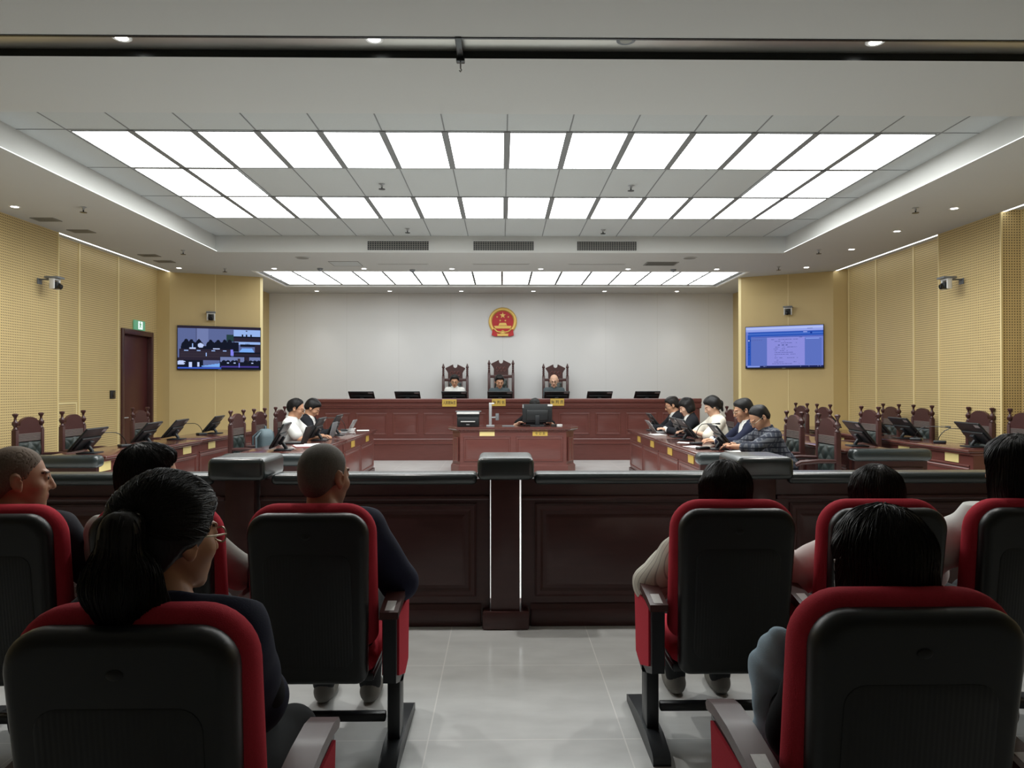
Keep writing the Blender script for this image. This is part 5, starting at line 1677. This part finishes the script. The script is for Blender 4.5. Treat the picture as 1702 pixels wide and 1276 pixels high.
def hairline(y, kind):
    if kind == 'female':
        return np.interp(y, [-0.12, -0.06, -0.03, 0.022, 0.04, 0.07, 0.10], [-0.095, -0.08, -0.035, -0.015, 0.035, 0.065, 0.075])
    if kind == 'receding':
        return np.interp(y, [-0.12, -0.06, -0.03, 0.018, 0.030, 0.06, 0.075], [-0.078, -0.066, -0.03, -0.012, 0.045, 0.095, 0.13])
    return np.interp(y, [-0.12, -0.06, -0.03, 0.018, 0.032, 0.065, 0.10], [-0.078, -0.066, -0.03, -0.012, 0.034, 0.070, 0.080])

PEOPLE = []
def person(label, loc, rz, *, h=0.008, hip=(0, 0.0, 0.53), lean=4, side=0, twist=0, head_yaw=0, head_pitch=5, head_roll=0, neck_fwd=0.02,
           hands=((-0.16, 0.36, 0.62), (0.16, 0.36, 0.62)), poles=((-0.7, -0.5, -0.6), (0.7, -0.5, -0.6)), palm=(0, 0, -1), curl=0.45,
           skin=None, hair='short', hair_m=None, hair_len=0.0, strands=0, head_scale=1.0, top=None, sleeve='long', collar=True, jacket=None, tie=False,
           bottom=None, shoes=None, glasses=None, female=False, size=1.0, knees=0.0, feet_back=0.0, amp=0.0035, legs=True, skirt_extra=None, ease=0.0, lower_cut=None):
    skin = skin or m_skin; hair_m = hair_m or m_hair; top = top or m_white_shirt; bottom = bottom or m_trouser; shoes = shoes or m_shoe
    hip = np.array(hip, float)
    Rl = rotm((1, 0, 0), -math.radians(lean)) @ rotm((0, 1, 0), math.radians(side))
    Rt = Rl @ rotm((0, 0, 1), math.radians(twist))
    rx, wy, uz_ = Rt @ np.array([1., 0, 0]), Rt @ np.array([0, 1., 0]), Rt @ np.array([0, 0, 1.])
    k = size
    def tp(x, w, u, R_=None):
        return hip + (rx * x + wy * w + uz_ * u) * k
    sw = 0.152 if female else 0.170
    Bt = np.stack([rx, wy, uz_])
    S0 = tp(0, 0, 0.475)
    nd = nz(uz_ * 0.45 + np.array([0, 0, 0.55]) + wy * 0.05)
    HC = S0 + nd * 0.192 * k + np.array([0, 0, 0]) + wy * neck_fwd
    Rh = rotm((0, 0, 1), math.radians(-head_yaw)) @ rotm((1, 0, 0), -math.radians(head_pitch)) @ rotm((0, 1, 0), math.radians(head_roll))
    BH = Rh.T * 1.0                    # rows: head right, forward, up
    hs = (1.05 if female else 1.12) * k * head_scale
    def hq(p):
        return ((p - HC) @ BH.T) / hs
    def hp(x, y, z):
        return HC + (BH.T @ np.array([x, y, z])) * hs
    # limbs
    sh = [tp(-sw, 0, 0.45), tp(sw, 0, 0.45)]
    el, wr = [], []
    for i in (0, 1):
        e, w_ = ik(sh[i], hands[i], 0.285 * k, 0.245 * k, poles[i])
        el.append(e); wr.append(w_)
    hipj = [hip + np.array([s * 0.085, 0.02, 0]) * k for s in (-1, 1)]
    kn = [hip + np.array([s * (0.11 + knees), 0.43 * k, 0.02]) for s in (-1, 1)]
    fl = 0.08
    an = [np.array([q[0] * 1.0, q[1] + 0.02 - feet_back, fl]) for q in kn]
    # hand frames
    hand_pr = []
    if h <= 0.0081:
        for i in (0, 1):
            d = nz(wr[i] - el[i]); n = np.asarray(palm, float); n = nz(n - d * (n @ d)); s = np.cross(d, n)
            sg = 1 if i == 0 else -1
            W = wr[i]
            s_in = nz(s) * (1 if (np.cross(d, n) @ np.array([1, 0, 0])) > 0 else -1) * (1 if i == 0 else -1)   # towards the thumb
            L = []
            L.append(('e', W + d * 0.05, (0.040, 0.050, 0.015), np.stack([s_in, d, n])))
            for j, (o_, ln, r) in enumerate(((0.028, 0.072, 0.0088), (0.010, 0.080, 0.009), (-0.009, 0.074, 0.0086), (-0.027, 0.058, 0.0078))):
                b0 = W + d * 0.088 + s_in * o_
                d1 = nz(d + n * curl * 0.8 + s_in * o_ * 3.0); b1 = b0 + d1 * ln * 0.5
                d2 = nz(d + n * curl * 2.2 + s_in * o_ * 2.0); b2 = b1 + d2 * ln * 0.5
                L.append(('c', b0 - d * 0.02, b1, r, r * 0.95)); L.append(('c', b1, b2, r * 0.95, r * 0.8))
            t0 = W + d * 0.028 + s_in * 0.024
            t1 = t0 + nz(d * 0.65 + s_in * 0.75 + n * 0.25) * 0.042
            t2 = t1 + nz(d * 0.95 + s_in * 0.25 + n * 0.35) * 0.034
            L.append(('c', t0, t1, 0.0125, 0.0098)); L.append(('c', t1, t2, 0.0098, 0.008))
            hand_pr.append(L)
    def torso(p, e=0.0):
        d = s_ell(p, tp(0, -0.005, 0.03), np.array([0.172, 0.125, 0.135]) * k + e, Bt)
        d = smin(d, s_ell(p, tp(0, 0.012, 0.19), np.array([0.150, 0.115, 0.19]) * k + e, Bt), 0.06)
        d = smin(d, s_ell(p, tp(0, 0.008, 0.345), np.array([0.160 if not female else 0.148, 0.112, 0.175]) * k + e, Bt), 0.05)
        d = smin(d, s_cone(p, tp(-sw + 0.02, -0.005, 0.455), tp(sw - 0.02, -0.005, 0.455), 0.062 * k + e, 0.062 * k + e), 0.05)
        d = smin(d, s_cone(p, tp(0, -0.012, 0.455), S0 + nd * 0.06, 0.072 * k + e, 0.058 * k + e * 0.5), 0.05)
        if female:
            for s in (-1, 1):
                d = smin(d, s_ell(p, tp(s * 0.07, 0.098, 0.315), np.array([0.06, 0.05, 0.06]) + e * 0.7, Bt), 0.03)
        return d
    def arms(p, e=0.0, cut=1.0, which=(0, 1)):
        d = None
        for i in which:
            a = s_cone(p, sh[i], el[i], 0.052 * k + e, 0.042 * k + e)
            if cut > 0.5:
                t = (cut - 0.5) * 2
                a = smin(a, s_cone(p, el[i], el[i] + (wr[i] - el[i]) * t, 0.041 * k + e, (0.041 - 0.012 * t) * k + e), 0.02)
            else:
                a = s_cone(p, sh[i], sh[i] + (el[i] - sh[i]) * cut * 2, 0.054 * k + e, 0.047 * k + e * 1.5)
            d = a if d is None else np.minimum(d, a)
        return d
    def neck(p, e=0.0):
        return s_cone(p, S0 + nd * 0.0 - wy * 0.008, hp(0, -0.022, -0.055), 0.060 * k * (0.88 if female else 1) + e, 0.054 * k * (0.86 if female else 1) + e)
    def legs_(p, e=0.0, t=1.0):
        d = None
        for i in (0, 1):
            a = s_cone(p, hipj[i], kn[i], 0.082 * k + e, 0.058 * k + e)
            a = smin(a, s_cone(p, kn[i], kn[i] + (an[i] - kn[i]) * t, 0.056 * k + e, (0.056 - 0.018 * t) * k + e), 0.03)
            d = a if d is None else smin(d, a, 0.02)
        return d
    def body(p):
        d = torso(p)
        d = smin(d, arms(p), 0.035)
        d = smin(d, neck(p), 0.03)
        if legs:
            d = smin(d, legs_(p), 0.05)
            for i in (0, 1):
                d = smin(d, s_ell(p, an[i] + np.array([0, 0.07, -0.045]), (0.038, 0.115, 0.032)), 0.03)
        q = hq(p)
        near = np.linalg.norm(q, axis=1) < 0.24
        dh = np.linalg.norm(q, axis=1) - 0.10
        if near.any():
            dh[near] = head_sdf(q[near], female)
        d = smin(d, dh * hs, 0.012)
        for L in hand_pr:
            c = L[0][1]
            near = np.linalg.norm(p - c, axis=1) < 0.22
            if near.any():
                pn = p[near]; dd = None
                for it in L:
                    v = s_ell(pn, it[1], it[2], it[3]) if it[0] == 'e' else s_cone(pn, it[1], it[2], it[3], it[4])
                    dd = v if dd is None else smin(dd, v, 0.006)
                d[near] = smin(d[near], dd, 0.012)
        return d
    pts = np.array([hip, S0, HC + np.array([0, 0, 0.16]), *sh, *el, *wr, *([*kn, *an] if legs else [])])
    lo, hi = pts.min(0) - 0.22, pts.max(0) + 0.22
    lo[2] = max(lo[2], 0.0) if legs else lo[2]
    def paint(c):
        q = hq(c); m = np.zeros(len(c), int)
        fr = q[:, 1] > 0.06
        for s in (-1, 1):
            m[fr & (np.abs(q[:, 0] - s * 0.031) < 0.0105) & (np.abs(q[:, 2] - 0.008) < 0.0042)] = 1
            m[fr & (np.abs(q[:, 0] - s * 0.032) < 0.017) & (np.abs(q[:, 2] - 0.031) < 0.0042)] = 2
        m[fr & (np.abs(q[:, 0]) < 0.021) & (np.abs(q[:, 2] + 0.061) < 0.009) & (q[:, 1] > 0.085)] = 3
        return m
    o = sdf_object('person', body, lo, hi, h, [skin, m_eye, m_brow, m_lip], None, paint)
    o.location = loc
    o.rotation_euler = (0, 0, rz)
    tag(o, label, 'person')
    PEOPLE.append(o)
    hl = max(h * 0.75, 0.0045)
    # ---- hair
    hseed = len(PEOPLE)
    if hair != 'none':
        thick = {'buzz': 0.004, 'stub': 0.003, 'receding': 0.010}.get(hair, 0.013 if not female else 0.024)
        kind = 'female' if female else ('receding' if hair == 'receding' else 'male')
        def cap(p):
            q = hq(p)
            ang = np.arctan2(q[:, 0], q[:, 1] + 0.02)
            lim = hairline(q[:, 1], kind) - (0.014 if hair == 'fringe' else 0)
            grow = np.clip((q[:, 2] - lim + 0.012) / 0.05, 0.12, 1)
            wob = 0.0 if thick < 0.005 else (0.0007 * np.sin(ang * 61 + q[:, 2] * 40 + hseed) + 0.0022 * np.sin(37 * q[:, 0] + 29 * q[:, 1] + 31 * q[:, 2] + hseed * 2) + 0.0012 * np.sin(83 * q[:, 0] - 67 * q[:, 1] + hseed)) * grow
            up = np.clip(q[:, 2] / 0.1, 0, 1)
            d = head_cap(q) - wob - thick * grow - (0.006 * up * grow if thick > 0.01 else 0)
            if thick > 0.01:
                d = smin(d, s_ell(q, (0.01, 0.030, 0.100), (0.050, 0.040, 0.022)), 0.03) if hair == 'short' else d
            d = smax(d, (lim - q[:, 2]) * 0.85, 0.006)
            if thick < 0.01:
                d = np.maximum(d, -(head_sdf(q, female, False) + 0.004))
            if female and hair_len > 0:
                L = hair_len
                c = s_ell(q, (0, -0.035, -0.02 - L / 2), (0.104, 0.080, 0.080 + L / 2))
                c = smin(c, s_cone(q, (-0.084, 0.012, 0.05), (-0.088, 0.01, -0.04 - L), 0.026, 0.022), 0.03)
                c = smin(c, s_cone(q, (0.084, 0.012, 0.05), (0.088, 0.01, -0.04 - L), 0.026, 0.022), 0.03)
                c = c - 0.0012 * np.sin(ang * 17 + hseed) - 0.0006 * np.sin(ang * 71)
                c = smax(c, -s_ell(q, (0, 0.085, -0.06), (0.066, 0.085, 0.11)), 0.012)
                c = np.maximum(c, -0.06 - L - q[:, 2] + 0.004 * np.sin(ang * 37))
                d = smin(d, c, 0.02)
            return d * hs
        hlo, hhi = HC - 0.17 - np.array([0, 0, hair_len]), HC + 0.19
        ho = sdf_object('hair', cap, hlo, hhi, hl, hair_m, o)
        if strands:
            v = rng.normal(0, 1, (strands * 2, 3)); v /= np.linalg.norm(v, axis=1, keepdims=True)
            v = v[v[:, 2] > (-0.35 if not female else -0.15)]
            qv = v * np.array([0.1, 0.12, 0.12]) + np.array([0, -0.014, 0.03])
            okq = qv[:, 2] > hairline(qv[:, 1], kind) + 0.01
            seeds = HC + (qv[okq] @ BH) * hs
            crown = hp(0.012, -0.03, 0.14)
            tie_pt = hp(0.045, -0.112, 0.052)
            if hair == 'pony':
                fl = lambda p: (tie_pt - p) * 8.0
                st = lambda p: np.linalg.norm(p - tie_pt, axis=1) < 0.03
                stp, dl_ = 18, 0.011
            elif female:
                fl = lambda p: (p - crown) * np.array([5.0, 5.0, 3.0]) + np.array([0, 0, -0.55])
                st = lambda p: hq(p)[:, 2] < -0.055 - hair_len
                stp, dl_ = 20, 0.012
            else:
                fl = lambda p: (p - crown) * np.array([6.0, 6.0, 4.0]) + np.array([0.25, 0.1, -0.25])
                st = lambda p: hq(p)[:, 2] < hairline(hq(p)[:, 1], kind) - 0.004
                stp, dl_ = 6, 0.009
            strand_layer('hair_strand', cap, seeds, fl, stp, dl_, 0.0013 if female else 0.0015, hair_m, o, rng.uniform(0.0004, 0.0034, len(seeds)), st)
        if hair == 'pony':
            P0 = hp(0.045, -0.112, 0.052)
            P1 = P0 + np.array([-0.012, -0.036, -0.01]); P2 = P0 + np.array([-0.02, -0.030, -0.12]); P3 = P0 + np.array([0.0, -0.012, -0.25])
            def tail(p):
                a = np.arctan2(p[:, 0] - P0[0], p[:, 1] - P0[1])
                d = s_cone(p, P0, P1, 0.022, 0.034)
                d = smin(d, s_cone(p, P1, P2, 0.036, 0.064), 0.03)
                d = smin(d, s_cone(p, P2, P3, 0.066, 0.045), 0.03)
                d = smin(d, s_cone(p, P2 + np.array([0.03, 0.01, 0]), P3 + np.array([0.05, 0.015, 0.04]), 0.045, 0.03), 0.03)
                return d - 0.0007 * np.sin(p[:, 0] * 420 + p[:, 2] * 30) - 0.0012 * np.sin(p[:, 0] * 110 - p[:, 2] * 25 + 1)
            po = sdf_object('ponytail', tail, np.minimum(P0, P3) - 0.13, np.maximum(P0, P3) + 0.12, hl, hair_m, o)
            n_ = 420
            sd = P1 + rng.normal(0, 1, (n_, 3)) * 0.03 + np.stack([np.zeros(n_), np.zeros(n_), -rng.uniform(0, 0.2, n_)], 1)
            strand_layer('hair_strand', tail, sd, lambda p: np.array([0.0, 0.0, -1.0]) + (p - P2) * np.array([0.6, 0.6, 0]), 20, 0.012, 0.0013, hair_m, po, rng.uniform(0.0004, 0.004, n_), lambda p: p[:, 2] < P3[2] - 0.05)
            b = MB()
            for rr in (0.0, 0.012):
                b.tube([tuple(P0 + np.array([0.021 * math.cos(a), -0.012 - rr + 0.004 * math.sin(2 * a), 0.021 * math.sin(a)])) for a in [2 * PI * i / 16 for i in range(17)]], 0.005, 8)
            b.build('hair_tie', m_metal_black, o)
            b = MB(); b.ball(tuple(P0 + np.array([0.012, -0.018, 0.018])), 0.006, 10); b.ball(tuple(P0 + np.array([0.02, -0.016, 0.006])), 0.005, 10); b.build('hair_tie_bead', m_silver, o)
        if hair == 'lowpony':
            P0 = hp(0, -0.118, -0.005)
            def tail(p):
                d = s_ell(p, P0, (0.036, 0.042, 0.05))
                return smin(d, s_cone(p, P0, P0 + np.array([0, -0.03, -0.10]), 0.03, 0.018), 0.02) - 0.002 * np.sin(p[:, 2] * 300)
            sdf_object('ponytail', tail, P0 - 0.16, P0 + 0.08, hl, hair_m, o)
    # ---- clothes
    e0 = 0.010 + ease
    cut = {'long': 0.97, 'short': 0.36, 'elbow': 0.5, 'rolled': 0.72, 'none': 0.0}[sleeve]
    def shirt(p):
        d = torso(p, e0)
        if cut > 0:
            d = smin(d, arms(p, e0 + 0.006 + (0.003 if sleeve == 'short' else 0), cut), 0.035)
        d = d - folds(p, amp, 1.0, hseed)
        d = smax(d, -neck(p, 0.010), 0.006)
        nk = (p - (S0 + nd * 0.055)) @ nd
        d = np.maximum(d, nk)
        d = np.maximum(d, -((p - tp(0, 0, -0.10)) @ uz_))
        return d
    slo = np.minimum.reduce([*sh, *el, *(wr if cut > 0.5 else el), hip]) - 0.2
    shi = np.maximum.reduce([*sh, *el, *(wr if cut > 0.5 else el), S0]) + 0.16
    sh_o = sdf_object('shirt' if not female else 'blouse', shirt, slo, shi, h, top, o)
    if collar:
        def col(p):
            d = np.abs(neck(p, 0.012)) - 0.004
            t = (p - S0) @ nd
            w = (p - S0) @ wy
            lim = 0.078 - 0.02 * (w > 0.02) * np.clip(w / 0.05, 0, 1)
            d = smax(d, t - lim, 0.004)
            d = np.maximum(d, 0.012 - t)
            fl_ = np.abs(neck(p, 0.018 + np.clip(0.078 - t, 0, 0.06) * 0.35)) - 0.0035
            fl_ = np.maximum(np.maximum(fl_, t - 0.078), 0.022 - t)
            notch = (np.abs((p - S0) @ rx) - 0.010 - np.clip(0.06 - t, 0, 0.06) * 0.5)
            fl_ = np.where(w > 0.02, np.maximum(fl_, -notch), fl_)
            return np.minimum(d, fl_)
        sdf_object('collar', col, S0 - 0.13, S0 + 0.16, max(0.0045, h * 0.7), top, o)
    if jacket is not None:
        def jk(p):
            d = torso(p, e0 + 0.014)
            d = smin(d, arms(p, e0 + 0.014, 0.93), 0.04) - folds(p, amp * 1.1, 0.8, hseed + 3)
            x = (p - hip) @ rx / k; w = (p - hip) @ wy / k; u = (p - hip) @ uz_ / k
            wedge = np.abs(x) - np.clip(u - 0.16, 0, 1) * 0.27
            d = np.where(w > 0.02, np.maximum(d, -np.maximum(wedge, 0.16 - u)), d)
            d = smin(d, neck(p, 0.026), 0.03)
            d = smax(d, -neck(p, 0.016), 0.004)
            d = np.maximum(d, (p - (S0 + nd * 0.075)) @ nd + np.clip(w * 0.5, -0.02, 0.05))
            d = np.maximum(d, -((p - tp(0, 0, -0.13)) @ uz_))
            return d
        sdf_object('jacket', jk, slo - 0.02, shi + 0.03, h, jacket, o)
    if tie:
        def tf(p):
            d = s_ell(p, tp(0, 0.085, 0.475), (0.020, 0.016, 0.022), Bt)
            d = smin(d, s_ell(p, tp(0, 0.128, 0.40), (0.026, 0.010, 0.085), Bt), 0.01)
            return smin(d, s_ell(p, tp(0, 0.138, 0.24), (0.034, 0.010, 0.13), Bt), 0.01)
        sdf_object('tie', tf, tp(0, 0.1, 0.3) - 0.25, tp(0, 0.1, 0.3) + 0.25, 0.006, m_tie, o)
    if legs:
        def tr(p):
            d = smin(s_ell(p, tp(0, -0.005, 0.02), np.array([0.176, 0.130, 0.135]) * k + 0.010, Bt), legs_(p, 0.014, 0.97), 0.05)
            d = d - folds(p, amp, 0.9, hseed + 7)
            return np.maximum(d, (p - tp(0, 0, 0.12)) @ uz_)
        jl = np.array([*kn, *an, hip])
        sdf_object('trousers', tr, jl.min(0) - 0.22, jl.max(0) + 0.22, max(h, 0.009), bottom, o)
        for i in (0, 1):
            def sf(p):
                d = s_ell(p, an[i] + np.array([0, 0.075, -0.045]), (0.046, 0.135, 0.042))
                d = smin(d, s_cone(p, an[i] + np.array([0, -0.01, -0.02]), an[i] + np.array([0, -0.01, 0.0]), 0.046, 0.044), 0.03)
                return np.maximum(d, 0.004 - p[:, 2])
            sdf_object('shoe', sf, an[i] - np.array([0.08, 0.12, 0.08]), an[i] + np.array([0.08, 0.24, 0.06]), 0.008, shoes, o)
    # ---- spectacles
    if glasses is not None:
        b = MB()
        for s in (-1, 1):
            b.tube([tuple(hp(s * 0.033 + 0.023 * math.cos(a), 0.108 - 0.006 * abs(math.cos(a)), 0.006 + 0.017 * math.sin(a))) for a in [2 * PI * i / 16 for i in range(17)]], 0.0018 * 1.2, 6)
            b.tube([tuple(hp(s * 0.056, 0.102, 0.010)), tuple(hp(s * 0.078, 0.06, 0.012)), tuple(hp(s * 0.083, 0.0, 0.014)), tuple(hp(s * 0.084, -0.018, 0.002))], 0.0022, 6)
        b.tube([tuple(hp(-0.010, 0.108, 0.010)), tuple(hp(0, 0.112, 0.013)), tuple(hp(0.010, 0.108, 0.010))], 0.002, 6)
        b.build('spectacles', glasses, o)
    o['_hp'] = [list(map(float, hp(*v))) for v in ((0, 0, 0), (1, 0, 0), (0, 1, 0), (0, 0, 1))]
    return o, hp
# ------------------------------------------------------------------ the cast
def strip(o):
    if '_hp' in o:
        del o['_hp']
# judges (facing the camera)
J = dict(h=0.009, legs=False, hands=((-0.10, 0.36, 0.74), (0.10, 0.36, 0.74)), poles=((-0.3, -0.5, -0.8), (0.3, -0.5, -0.8)), hip=(0, 0, 0.58))
person('judge in white shirt in the carved chair toward the door side', (-1.04, 16.12, 0.46), PI, head_pitch=18, lean=8, size=0.94, top=m_white_shirt, hair='short', female=False, skin=m_skin, glasses=m_thin_frame, **J)
person('middle judge in slate blue shirt in the tallest carved chair', (-0.06, 16.12, 0.41), PI, head_pitch=22, head_yaw=-12, lean=8, top=m_slate, hair='short', **J)
person('bald judge in slate blue shirt with glasses', (1.14, 16.12, 0.42), PI, head_pitch=16, lean=6, head_yaw=8, top=m_slate, hair='none', skin=m_skin_pale, glasses=m_glass_frame, **J)
# clerk behind the big monitor
person('clerk with bowed head behind the large monitor', (0.62, 14.10, 0.0), PI, h=0.008, hip=(0, 0.0, 0.51), head_pitch=30, lean=14, sleeve='short', top=m_black_top, collar=False, hair='fringe',
       hands=((-0.29, 0.42, 0.85), (0.30, 0.47, 0.86)), skin=m_skin_pale, curl=0.3)
# left table: face +x -> rz = -90deg
LZ = -PI / 2
person('man in white short sleeved shirt and glasses typing', (-3.14, 10.62, 0.01), LZ + 0.0, h=0.0075, hip=(0, 0.0, 0.55), lean=13, head_pitch=20, head_yaw=-10, sleeve='short', top=m_white_shirt, hair='receding',
       hands=((-0.10, 0.52, 0.80), (0.14, 0.50, 0.80)), poles=((-0.6, -0.4, -0.8), (0.6, -0.4, -0.8)), glasses=m_glass_frame, skin=m_skin, curl=0.5, ease=0.004, amp=0.005, strands=700)
person('man in black suit with dark red tie looking down', (-3.22, 11.7, 0.01), LZ, h=0.0075, hip=(0, 0.0, 0.54), lean=17, head_pitch=38, head_yaw=-8, top=m_white_shirt, jacket=m_black_suit, tie=True, hair='short',
       hands=((-0.12, 0.50, 0.80), (0.14, 0.50, 0.80)), skin=m_skin)
# right table: face -x -> rz = +90deg
RZ = PI / 2
person('man in dark suit with glasses at the far end of the inner desk', (3.11, 12.55, 0.035), RZ, h=0.0085, hip=(0, 0, 0.53), lean=16, head_pitch=22, head_yaw=8, jacket=m_black_suit, hair='short', hair_m=m_hair_brown, glasses=m_glass_frame,
       hands=((-0.12, 0.55, 0.80), (0.14, 0.52, 0.80)))
wd, wd_hp = person('woman in dark jacket with a pearly hair clip', (3.15, 11.75, 0.02), RZ, h=0.008, hip=(0, 0, 0.53), lean=15, head_pitch=24, head_yaw=6, female=True, jacket=m_black_suit, hair='fringe', hair_len=0.03,
       hands=((-0.12, 0.52, 0.82), (0.14, 0.5, 0.82)), skin=m_skin_pale)
b = MB()
for q in range(6):
    a = q * 0.55
    b.ball(tuple(wd_hp(0.02 - 0.055 + 0.02 * q, -0.115 - 0.006 * math.sin(a), 0.035 - 0.012 * q * (1 if q < 3 else 0.6))), 0.010, 8)
b.build('hair_clip', m_white_plastic, wd)
person('woman in white blouse with low ponytail at the inner desk', (3.18, 10.45, 0.03), RZ, h=0.008, hip=(0, 0, 0.56), lean=14, head_pitch=26, head_yaw=5, female=True, sleeve='elbow', top=m_cream, hair='lowpony', hair_len=0.0,
       hands=((-0.14, 0.50, 0.86), (0.16, 0.52, 0.84)), skin=m_skin_pale, ease=0.012, amp=0.006)
person('man in navy suit with glasses between the white blouse and plaid shirt', (3.22, 9.22, 0.04), RZ, h=0.008, hip=(0, 0, 0.53), lean=14, head_pitch=18, head_yaw=4, jacket=m_navy, hair='short', glasses=m_thin_frame,
       hands=((-0.12, 0.55, 0.80), (0.16, 0.52, 0.80)), skin=m_skin)
person('man in dark plaid shirt with glasses bending over papers', (3.27, 8.40, 0.045), RZ + 0.10, h=0.0075, hip=(0, 0, 0.53), lean=30, head_pitch=40, head_yaw=0, top=m_plaid, sleeve='rolled', hair='receding', glasses=m_thin_frame,
       hands=((-0.06, 0.66, 0.795), (0.18, 0.58, 0.80)), poles=((-0.8, -0.2, -0.3), (0.8, -0.3, -0.4)), skin=m_skin, curl=0.5, ease=0.012, amp=0.006)

# public, front row (seat rear at y=2.80)
def seated(label, X, Y, rz=0.0, **kw):
    d = dict(h=0.007, hip=(0, 0.0, 0.545), lean=-6, feet_back=0.0)
    d.update(kw)
    return person(label, (X, Y, 0), rz, **d)
seated('elderly bald man in dark jacket turning toward the aisle', -2.02, 3.08, hip=(0, 0, 0.45), head_yaw=52, head_pitch=2, lean=-3, hair='stub', hair_m=m_hair_stub, skin=m_skin_tan, top=m_greyshirt, jacket=m_dark_jacket, ease=0.012,
       hands=((-0.18, 0.34, 0.66), (0.20, 0.34, 0.66)), size=1.0)
seated('dark haired man in grey shirt and glasses behind the ponytail', -1.48, 3.10, hip=(0, 0, 0.445), head_yaw=50, head_pitch=4, lean=-3, hair='short', strands=1500, glasses=m_thin_frame, skin=m_skin, top=m_greyshirt, ease=0.014, amp=0.005,
       hands=((-0.18, 0.34, 0.66), (0.24, 0.30, 0.66)), poles=((-0.7, -0.5, -0.6), (1.0, -0.4, -0.5)), size=1.0)
seated('man with grey cropped hair in black jacket by the aisle', -0.745, 3.08, hip=(0, 0, 0.458), head_yaw=28, head_pitch=3, lean=-3, hair='buzz', hair_m=m_hair_grey, skin=m_skin_tan, top=m_black_suit, jacket=m_navy, ease=0.014,
       hands=((-0.2, 0.34, 0.66), (0.22, 0.30, 0.68)), poles=((-0.7, -0.5, -0.6), (0.6, -0.6, -0.6)), size=1.0, shoes=m_trainer)
seated('woman with straight black hair in striped blouse by the aisle', 0.965, 3.18, hip=(0, 0, 0.41), female=True, head_yaw=-4, head_pitch=4, hair='fringe', hair_len=0.10, strands=900, hair_m=m_hair_brown, top=m_stripe, ease=0.028, amp=0.007, collar=False,
       hands=((-0.20, 0.26, 0.68), (0.2, 0.32, 0.66)), poles=((-0.7, -0.6, -0.55), (1.0, -0.4, -0.5)), size=0.94, shoes=m_trainer)
seated('woman with dark hair in pale blouse in the middle of the front row', 1.63, 3.20, hip=(0, 0, 0.39), female=True, head_yaw=-6, head_pitch=6, hair='fringe', hair_len=0.07, strands=900, hair_m=m_hair_brown, top=m_pinkish, ease=0.03, amp=0.007, collar=False,
       hands=((-0.24, 0.26, 0.66), (0.2, 0.32, 0.66)), poles=((-0.8, -0.5, -0.4), (1.0, -0.4, -0.5)), size=0.94)
seated('woman in white ruffled blouse sitting at the end of the front row', 2.19, 3.14, hip=(0, 0, 0.49), female=True, head_yaw=-14, head_pitch=2, hair='fringe', hair_len=0.08, strands=900, top=m_white_shirt, ease=0.03, amp=0.009, collar=False,
       hands=((-0.24, 0.3, 0.66), (0.2, 0.32, 0.66)), poles=((-1.0, -0.4, -0.4), (1.0, -0.4, -0.5)), size=0.98)
# row closer to the camera
seated('woman with long ponytail, glasses and navy jacket', -0.77, 1.69, h=0.006, hip=(0.0, 0, 0.49), female=True, twist=-8, head_yaw=32, head_pitch=4, lean=-2, hair='pony', strands=1300, hair_len=0.0, top=m_black_top, jacket=m_navy, ease=0.018, amp=0.006, collar=False,
       hands=((-0.2, 0.3, 0.68), (0.08, 0.36, 0.62)), poles=((-0.8, -0.4, -0.5), (0.55, -0.4, -0.7)), glasses=m_thin_frame, size=0.99, skin=m_skin, knees=0.05)
wn, wn_hp = seated('woman with black bobbed hair, pearly clip and denim jacket on her arm', 0.945, 1.80, h=0.006, hip=(0, 0, 0.40), female=True, head_yaw=-6, head_pitch=8, lean=-2, hair='fringe', hair_len=0.07, strands=1400, top=m_black_top, ease=0.012, amp=0.005, collar=False,
       hands=((-0.10, 0.34, 0.62), (0.2, 0.32, 0.66)), poles=((-0.4, -0.6, -0.7), (1.0, -0.4, -0.5)), size=0.98, skin=m_skin, curl=0.6)
b = MB()
for q in range(5):
    b.ball(tuple(wn_hp(-0.100 - 0.004 * math.sin(q * 1.2), -0.005 + 0.010 * q, 0.020 - 0.014 * q)), 0.009, 10)
b.tube([tuple(wn_hp(-0.098, -0.02, 0.035)), tuple(wn_hp(-0.112, 0.01, 0.02)), tuple(wn_hp(-0.098, 0.04, -0.05))], 0.004, 8)
b.build('hair_clip', m_silver, wn)
# denim jacket laid over her arm and lap
def dn(p):
    d = s_cone(p, (0.765, 2.0, 0.81), (0.765, 2.08, 0.70), 0.035, 0.05)
    d = smin(d, s_cone(p, (0.765, 2.08, 0.70), (0.755, 2.08, 0.44), 0.05, 0.04), 0.05)
    d = smin(d, s_cone(p, (0.79, 2.02, 0.77), (0.82, 2.12, 0.62), 0.035, 0.05), 0.05)
    return d - folds(p, 0.013, 1.25, 5)
dj = sdf_object('denim_jacket', dn, (0.55, 1.80, 0.40), (0.90, 2.20, 0.90), 0.007, m_denim)
tag(dj, 'light blue denim jacket draped beside the woman with the pearly clip', 'jacket')
for o in PEOPLE:
    strip(o)
